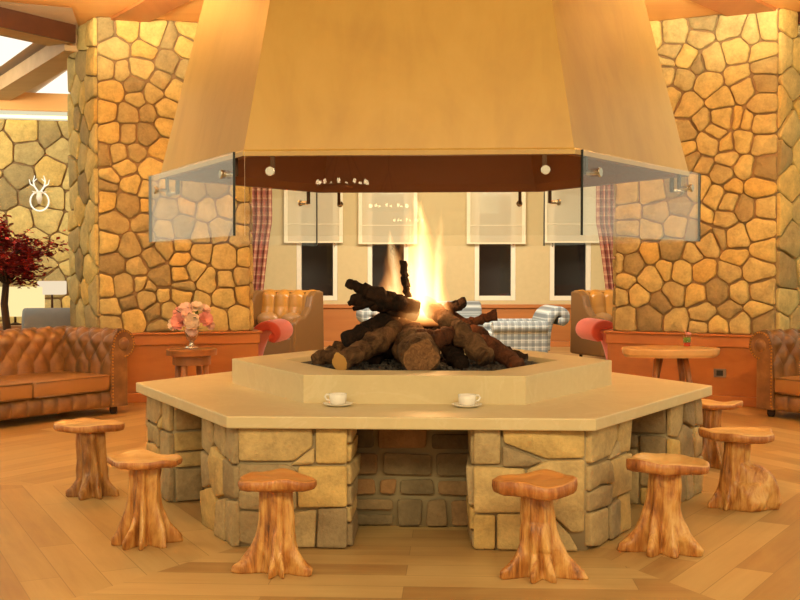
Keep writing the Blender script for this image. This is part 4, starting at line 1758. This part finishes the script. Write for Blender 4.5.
def slipper(label, loc, rz):
    """faces +x"""
    t = thing('slipper_chair', label, 'chair', loc, rz, 'coral slipper chairs')
    mb = MB()
    slab(mb, [(-0.20, 0.14), (-0.22, 0.30), (-0.27, 0.46), (-0.34, 0.60), (-0.44, 0.68), (-0.55, 0.66), (-0.58, 0.58), (-0.52, 0.53)], 0.10, 0.62)
    mb.build('backrest', M['coral'], t, smooth=True)
    mb = MB()
    mb.box((0.12, 0, 0.24), (0.64, 0.62, 0.18))
    mb.build('seat', M['coral'], t, smooth=True, bevel=0.03)
    mb = MB()
    mb.box((0.12, 0, 0.37), (0.60, 0.58, 0.10))
    mb.build('seat_cushion', M['coral'], t, smooth=True, bevel=0.04)
    for x in (-0.14, 0.38):
        for y in (-0.25, 0.25):
            mb = MB()
            mb.tube([(x, y, 0.16), (x, y, 0)], [0.024, 0.017], 8)
            mb.build('leg', M['bark'], t, smooth=True)
    return t


a = slipper('coral red chair with rolled back right of the fire pit', at(607, 300, 12.4) * 1.0, 0.15)
pp = at(638, 300, 12.4)
a.location = (pp.x, pp.y, 0)
pp = at(231, 300, 12.2)
dup(a, (pp.x, pp.y, 0), PI - 0.12, 'coral red chair with rolled back left of the fire pit')


def armchair(label, loc, rz, group='grey plaid armchairs'):
    """faces +x"""
    t = thing('plaid_armchair', label, 'armchair', loc, rz, group)
    mb = MB()
    slab(mb, [(-0.26, 0.2), (-0.27, 0.42), (-0.30, 0.56), (-0.35, 0.67), (-0.44, 0.72), (-0.52, 0.68), (-0.53, 0.61), (-0.47, 0.57)], 0.13, 0.74)
    mb.build('backrest', M['plaid_grey'], t, smooth=True)
    mb = MB()
    mb.box((0.08, 0, 0.2), (0.74, 0.62, 0.22))
    mb.build('seat', M['plaid_grey'], t, smooth=True, bevel=0.02)
    mb = MB()
    mb.box((0.09, 0, 0.375), (0.70, 0.52, 0.13))
    mb.build('seat_cushion', M['plaid_grey'], t, smooth=True, bevel=0.03)
    for s in (-1, 1):
        mb = MB()
        mb.box((0.08, s * 0.36, 0.28), (0.72, 0.13, 0.40))
        mb.tube([(-0.28, s * 0.37, 0.50), (0.445, s * 0.37, 0.50)], 0.085, 16)
        mb.build('armrest', M['plaid_grey'], t, smooth=False, bevel=0.012)
    for x in (-0.22, 0.38):
        for y in (-0.33, 0.33):
            mb = MB()
            mb.tube([(x, y, 0.1), (x, y, 0)], [0.026, 0.02], 8)
            mb.build('leg', M['bark'], t, smooth=True)
    return t


pp = at(520, 300, 15.0)
a = armchair('grey plaid armchair with scrolled back, below the rightmost window', (pp.x, pp.y, 0), PI + 0.12)
pp = at(460, 300, 16.6)
dup(a, (pp.x, pp.y, 0), -PI / 2 + 0.1, 'grey plaid armchair just right of the flames, farther back')
pp = at(402, 300, 15.2)
dup(a, (pp.x, pp.y, 0), 0.15, 'grey plaid armchair half hidden behind the gnarled log')


def wingchair(label, loc, rz):
    """faces -y; wide tufted wing settee"""
    W = 0.92
    t = thing('wing_settee', label, 'armchair', loc, rz, 'gold brown leather wing settees')
    mb = MB()

    def back(a, b):
        x = (a - 0.5) * W
        z = 0.34 + b * 0.58
        k = abs(math.sin(PI * a * 4)) ** 0.45
        row = abs(math.sin(PI * (b * 3.0))) ** 0.3
        y = 0.24 + b * 0.10 - 0.05 * k * (0.6 + 0.4 * row)
        if b > 0.9:
            y += (b - 0.9) * 0.8
        return (x, y, z + 0.05 * k * (1 if b > 0.8 else 0))
    mb.grid(back, 80, 30)
    mb.grid(lambda a, b: ((a - 0.5) * W, 0.42, 0.08 + b * 0.86), 4, 4, flip=True)
    mb.grid(lambda a, b: ((a - 0.5) * W, 0.36 + 0.06 * b, 0.93 + 0.03 * math.sin(PI * b)), 80, 5)
    mb.build('backrest', M['wing'], t, smooth=True)
    mb = MB()
    mb.box((0, -0.02, 0.21), (W, 0.78, 0.26))
    mb.build('base', M['leather_dk'], t, bevel=0.02)
    mb = MB()
    mb.box((0, -0.10, 0.39), (W - 0.14, 0.62, 0.12))
    mb.build('seat_cushion', M['leather_lt'], t, smooth=True, bevel=0.03)
    for s in (-1, 1):
        mb = MB()
        # wing and arm in one curved panel
        poly = [(-0.40, 0.08), (-0.40, 0.54), (-0.30, 0.60), (-0.12, 0.62), (0.02, 0.74), (0.08, 0.90), (0.2, 0.96), (0.40, 0.95), (0.42, 0.08)]
        x0_, x1_ = s * (W / 2 - 0.05), s * (W / 2 + 0.06)
        n = len(poly)
        vs = [(x0_, y, z) for y, z in poly] + [(x1_, y, z) for y, z in poly]
        fs = [tuple(range(n)), tuple(reversed(range(n, 2 * n)))] + [(i, i + n, (i + 1) % n + n, (i + 1) % n) for i in range(n)]
        if s < 0:
            fs = [tuple(reversed(q)) for q in fs]
        mb.add(vs, fs)
        mb.build('wing', M['leather_dk'], t, smooth=False, bevel=0.03)
    for s in (-1, 1):
        mb = MB()
        mb.ball((s * 0.2, 0.08, 0.555), 0.17, 16, (1.05, 0.42, 0.62))
        mb.build('pillow', M['leather_lt'], t, smooth=True)
    for x in (-0.38, 0.38):
        for y in (-0.34, 0.34):
            mb = MB()
            mb.tube([(x, y, 0.1), (x, y, 0)], [0.026, 0.02], 8)
            mb.build('leg', M['bark'], t, smooth=True)
    return t


pp = at(277, 300, 15.6)
a = wingchair('gold brown tufted leather wing settee with two pillows left of the windows', (pp.x, pp.y, 0), -0.42)
pp = at(618, 300, 15.6)
dup(a, (pp.x, pp.y, 0), 0.42, 'gold brown tufted leather wing settee half hidden behind the right pier')

# ------------------------------------------------------------------ side room furnishings at the far left
pp = at(5, 300, 11.9)
t = thing('maple_tree', 'dark red leaved ornamental maple tree behind the left sofa', 'tree', (pp.x, pp.y, 0))
rng = random.Random(31)
mb = MB()
mb.tube([(0, 0, 0.22), (0.02, 0, 0.6), (-0.01, 0, 0.9), (0.03, 0.01, 1.35)], [0.05, 0.04, 0.038, 0.03], 10, wob=0.2, seed=2)
tips = []
for k in range(22):
    a = rng.uniform(0, 2 * PI)
    r = rng.uniform(0.25, 0.56)
    z = 1.30 + rng.uniform(0.0, 0.62) * (1 - r * 0.6)
    if math.cos(a) > 0:
        z -= 0.14 * math.cos(a)
    tip = Vector((r * math.cos(a), r * math.sin(a) * 0.8, z))
    mid = Vector((tip.x * 0.45, tip.y * 0.45, 1.15 + (z - 1.15) * 0.7))
    mb.tube([(0.02, 0, 1.1), mid, tip], [0.016, 0.01, 0.004], 6)
    tips.append((mid, tip))
mb.build('trunk', M['bark'], t, smooth=True)
for mk, cnt in (('leaf', 2300), ('leaf2', 900)):
    mb = MB()
    for k in range(cnt):
        mid, tip = rng.choice(tips)
        c = mid.lerp(tip, rng.uniform(0.15, 1.15)) + Vector((rng.gauss(0, 0.06), rng.gauss(0, 0.06), rng.gauss(0, 0.04) + (0.05 if mk == 'leaf2' else 0)))
        d = Vector((rng.uniform(-1, 1), rng.uniform(-1, 1), rng.uniform(-0.5, 0.3))).normalized()
        s = d.cross(Vector((rng.uniform(-0.4, 0.4), rng.uniform(-0.4, 0.4), 1))).normalized()
        L = rng.uniform(0.026, 0.046)
        up = d.cross(s) * 0.006
        mb.add([c - d * L, c - d * L * 0.2 + s * L * 0.6, c + d * L, c - d * L * 0.2 - s * L * 0.6, c + up], [(0, 1, 4), (1, 2, 4), (2, 3, 4), (3, 0, 4)])
    mb.build('foliage', M[mk], t)
mb = MB()
mb.lathe([(0.13, 0), (0.19, 0.26), (0.2, 0.3), (0.17, 0.3), (0.16, 0.24), (0.01, 0.23)], 24)
mb.build('pot', M['terracotta'], t, smooth=True)


def table_lamp(label, u, vt, vb, wpx, dpt, mat, zt):
    p0, p1 = at(u, vt, dpt), at(u, vb, dpt)
    w = wpx / F * dpt
    t = thing('table_lamp', label, 'lamp', (p0.x, p0.y, zt), 0, 'lit table lamps in the side room')
    mb = MB()
    mb.box((0, 0, (p0.z + p1.z) / 2 - zt), (w, w * 0.62, p0.z - p1.z))
    mb.build('lamp_shade', mat, t, bevel=0.01)
    mb = MB()
    zb = p1.z - zt
    mb.tube([(0, 0, 0.02), (0, 0, zb + 0.02)], 0.014, 10)
    mb.lathe([(0.07, 0), (0.07, 0.012), (0.02, 0.03)], 16)
    mb.build('lamp_base', M['dark_metal'], t, smooth=True)


STZ = 0.60
table_lamp('large rectangular lit cream lamp shade at the left edge behind the maple', 15, 287, 316, 50, 13.42, M['shade'], STZ)
table_lamp('small lit white lamp shade right of the maple trunk', 52, 281, 294.5, 25, 13.6, M['shade_white'], STZ)
pp = at(30, 300, 13.5)
t = thing('console_table', 'dark wooden console table under the two lit lamps', 'table', (pp.x, pp.y, 0))
mb = MB()
mb.box((0, 0, STZ - 0.025), (1.3, 0.6, 0.05))
mb.build('tabletop', M['table_wood'], t, bevel=0.005)
for x in (-0.58, 0.58):
    for y in (-0.25, 0.25):
        mb = MB()
        mb.box((x, y, (STZ - 0.05) / 2), (0.05, 0.05, STZ - 0.05))
        mb.build('leg', M['table_wood'], t)
# grey lounge chair behind the sofa
pp = at(54, 300, 12.7)
t = thing('grey_armchair', 'grey upholstered armchair behind the left sofa', 'armchair', (pp.x, pp.y, 0), 0.2)
mb = MB()
mb.box((0, 0, 0.25), (0.62, 0.6, 0.3))
mb.build('seat', M['grey_fabric'], t, bevel=0.03)
mb = MB()
slab(mb, [(-0.0, 0.35), (-0.02, 0.6), (0.02, 0.76), (0.08, 0.78)], 0.12, 0.62)
mb.xform(Matrix.Rotation(PI / 2, 4, 'Z') @ Matrix.Translation((-0.26, 0, 0)))
mb.build('backrest', M['grey_fabric'], t, smooth=True)
for s in (-1, 1):
    mb = MB()
    mb.box((s * 0.29, 0.02, 0.46), (0.1, 0.6, 0.24))
    mb.build('armrest', M['grey_fabric'], t, bevel=0.03)
for x in (-0.26, 0.26):
    for y in (-0.25, 0.25):
        mb = MB()
        mb.tube([(x, y, 0.12), (x, y, 0)], [0.024, 0.018], 8)
        mb.build('leg', M['bark'], t, smooth=True)
# stag head light on the far wall
x, y, z, f_ = ray(40, 200)
M4 = frame_from(fa, fb, 0)
Mi = M4.inverted()
dd = Vector((x, y, z))
o = Vector((CX, -CD, CH))
h = Mi @ (o + dd * (-(Mi @ o).y / (Mi.to_3x3() @ dd).y))
t = thing('stag_wall_light', 'glowing white stag head wall light on the far stone wall', 'wall light', M4 @ Vector((h.x, -0.062, h.z)), math.atan2(fb[1] - fa[1], fb[0] - fa[0]))
mb = MB()
ring = [(0.115 * math.cos(a * PI / 12), -0.02, -0.02 + 0.125 * math.sin(a * PI / 12)) for a in range(25)]
mb.tube(ring, 0.010, 8)
mb.build('ring', M['neon'], t, smooth=True)
mb = MB()
mb.tube([(0, -0.02, -0.05), (0, -0.06, 0.02), (0, -0.04, 0.10)], [0.02, 0.04, 0.03], 10)
for s in (-1, 1):
    mb.tube([(s * 0.02, -0.04, 0.09), (s * 0.05, -0.04, 0.088), (s * 0.09, -0.03, 0.11)], [0.014, 0.016, 0.004], 6)
mb.build('head', M['porcelain'], t, smooth=True)
mb = MB()
for s in (-1, 1):
    mb.tube([(s * 0.02, -0.03, 0.11), (s * 0.06, -0.03, 0.17), (s * 0.075, -0.03, 0.24), (s * 0.055, -0.03, 0.31)], [0.012, 0.011, 0.009, 0.005], 6)
    mb.tube([(s * 0.06, -0.03, 0.17), (s * 0.11, -0.03, 0.20), (s * 0.125, -0.03, 0.26)], [0.01, 0.008, 0.005], 6)
    mb.tube([(s * 0.072, -0.03, 0.23), (s * 0.03, -0.03, 0.27)], [0.009, 0.005], 6)
mb.build('antlers', M['neon'], t, smooth=True)

# ------------------------------------------------------------------ far end of the room behind the photographer (mirrored in the glass)
mb = MB()
mb.box((0.0, -17.0, 1.9), (11.0, 0.2, 3.8))
struct('wall_front', mb, M['honey_dark'])
mb = MB()
mb.box((-1.75, -11.4, 3.70), (0.5, 11.2, 0.11))
struct('trim_13', mb, M['beam'])

# ------------------------------------------------------------------ chandeliers behind the photographer (seen mirrored in the front glass)


def chandelier(label, loc):
    t = thing('chandelier', label, 'chandelier', loc, 0.3, 'chandeliers mirrored in the front glass')
    mb = MB()
    mb.tube([(0.3 * math.cos(a * PI / 16), 0.3 * math.sin(a * PI / 16), 0) for a in range(33)], 0.018, 8)
    for k in range(4):
        a = k * PI / 2
        mb.tube([(0.3 * math.cos(a), 0.3 * math.sin(a), 0), (0, 0, 0.6)], 0.008, 6)
    mb.tube([(0, 0, 0.6), (0, 0, 3.646 - loc[2])], 0.012, 8)
    mb.build('ring_frame', M['dark_metal'], t, smooth=True)
    for k in range(10):
        a = 2 * PI * k / 10
        mb = MB()
        mb.ball((0.3 * math.cos(a), 0.3 * math.sin(a), 0.05), 0.022, 8, (1, 1, 1.4))
        mb.build('bulb', M['bulb'], t, smooth=True)


chandelier('ring chandelier with lit bulbs behind the camera, the nearer one', (-1.75, -9.6, 2.25))
chandelier('ring chandelier with lit bulbs behind the camera, the farther one', (-1.75, -14.0, 2.2))
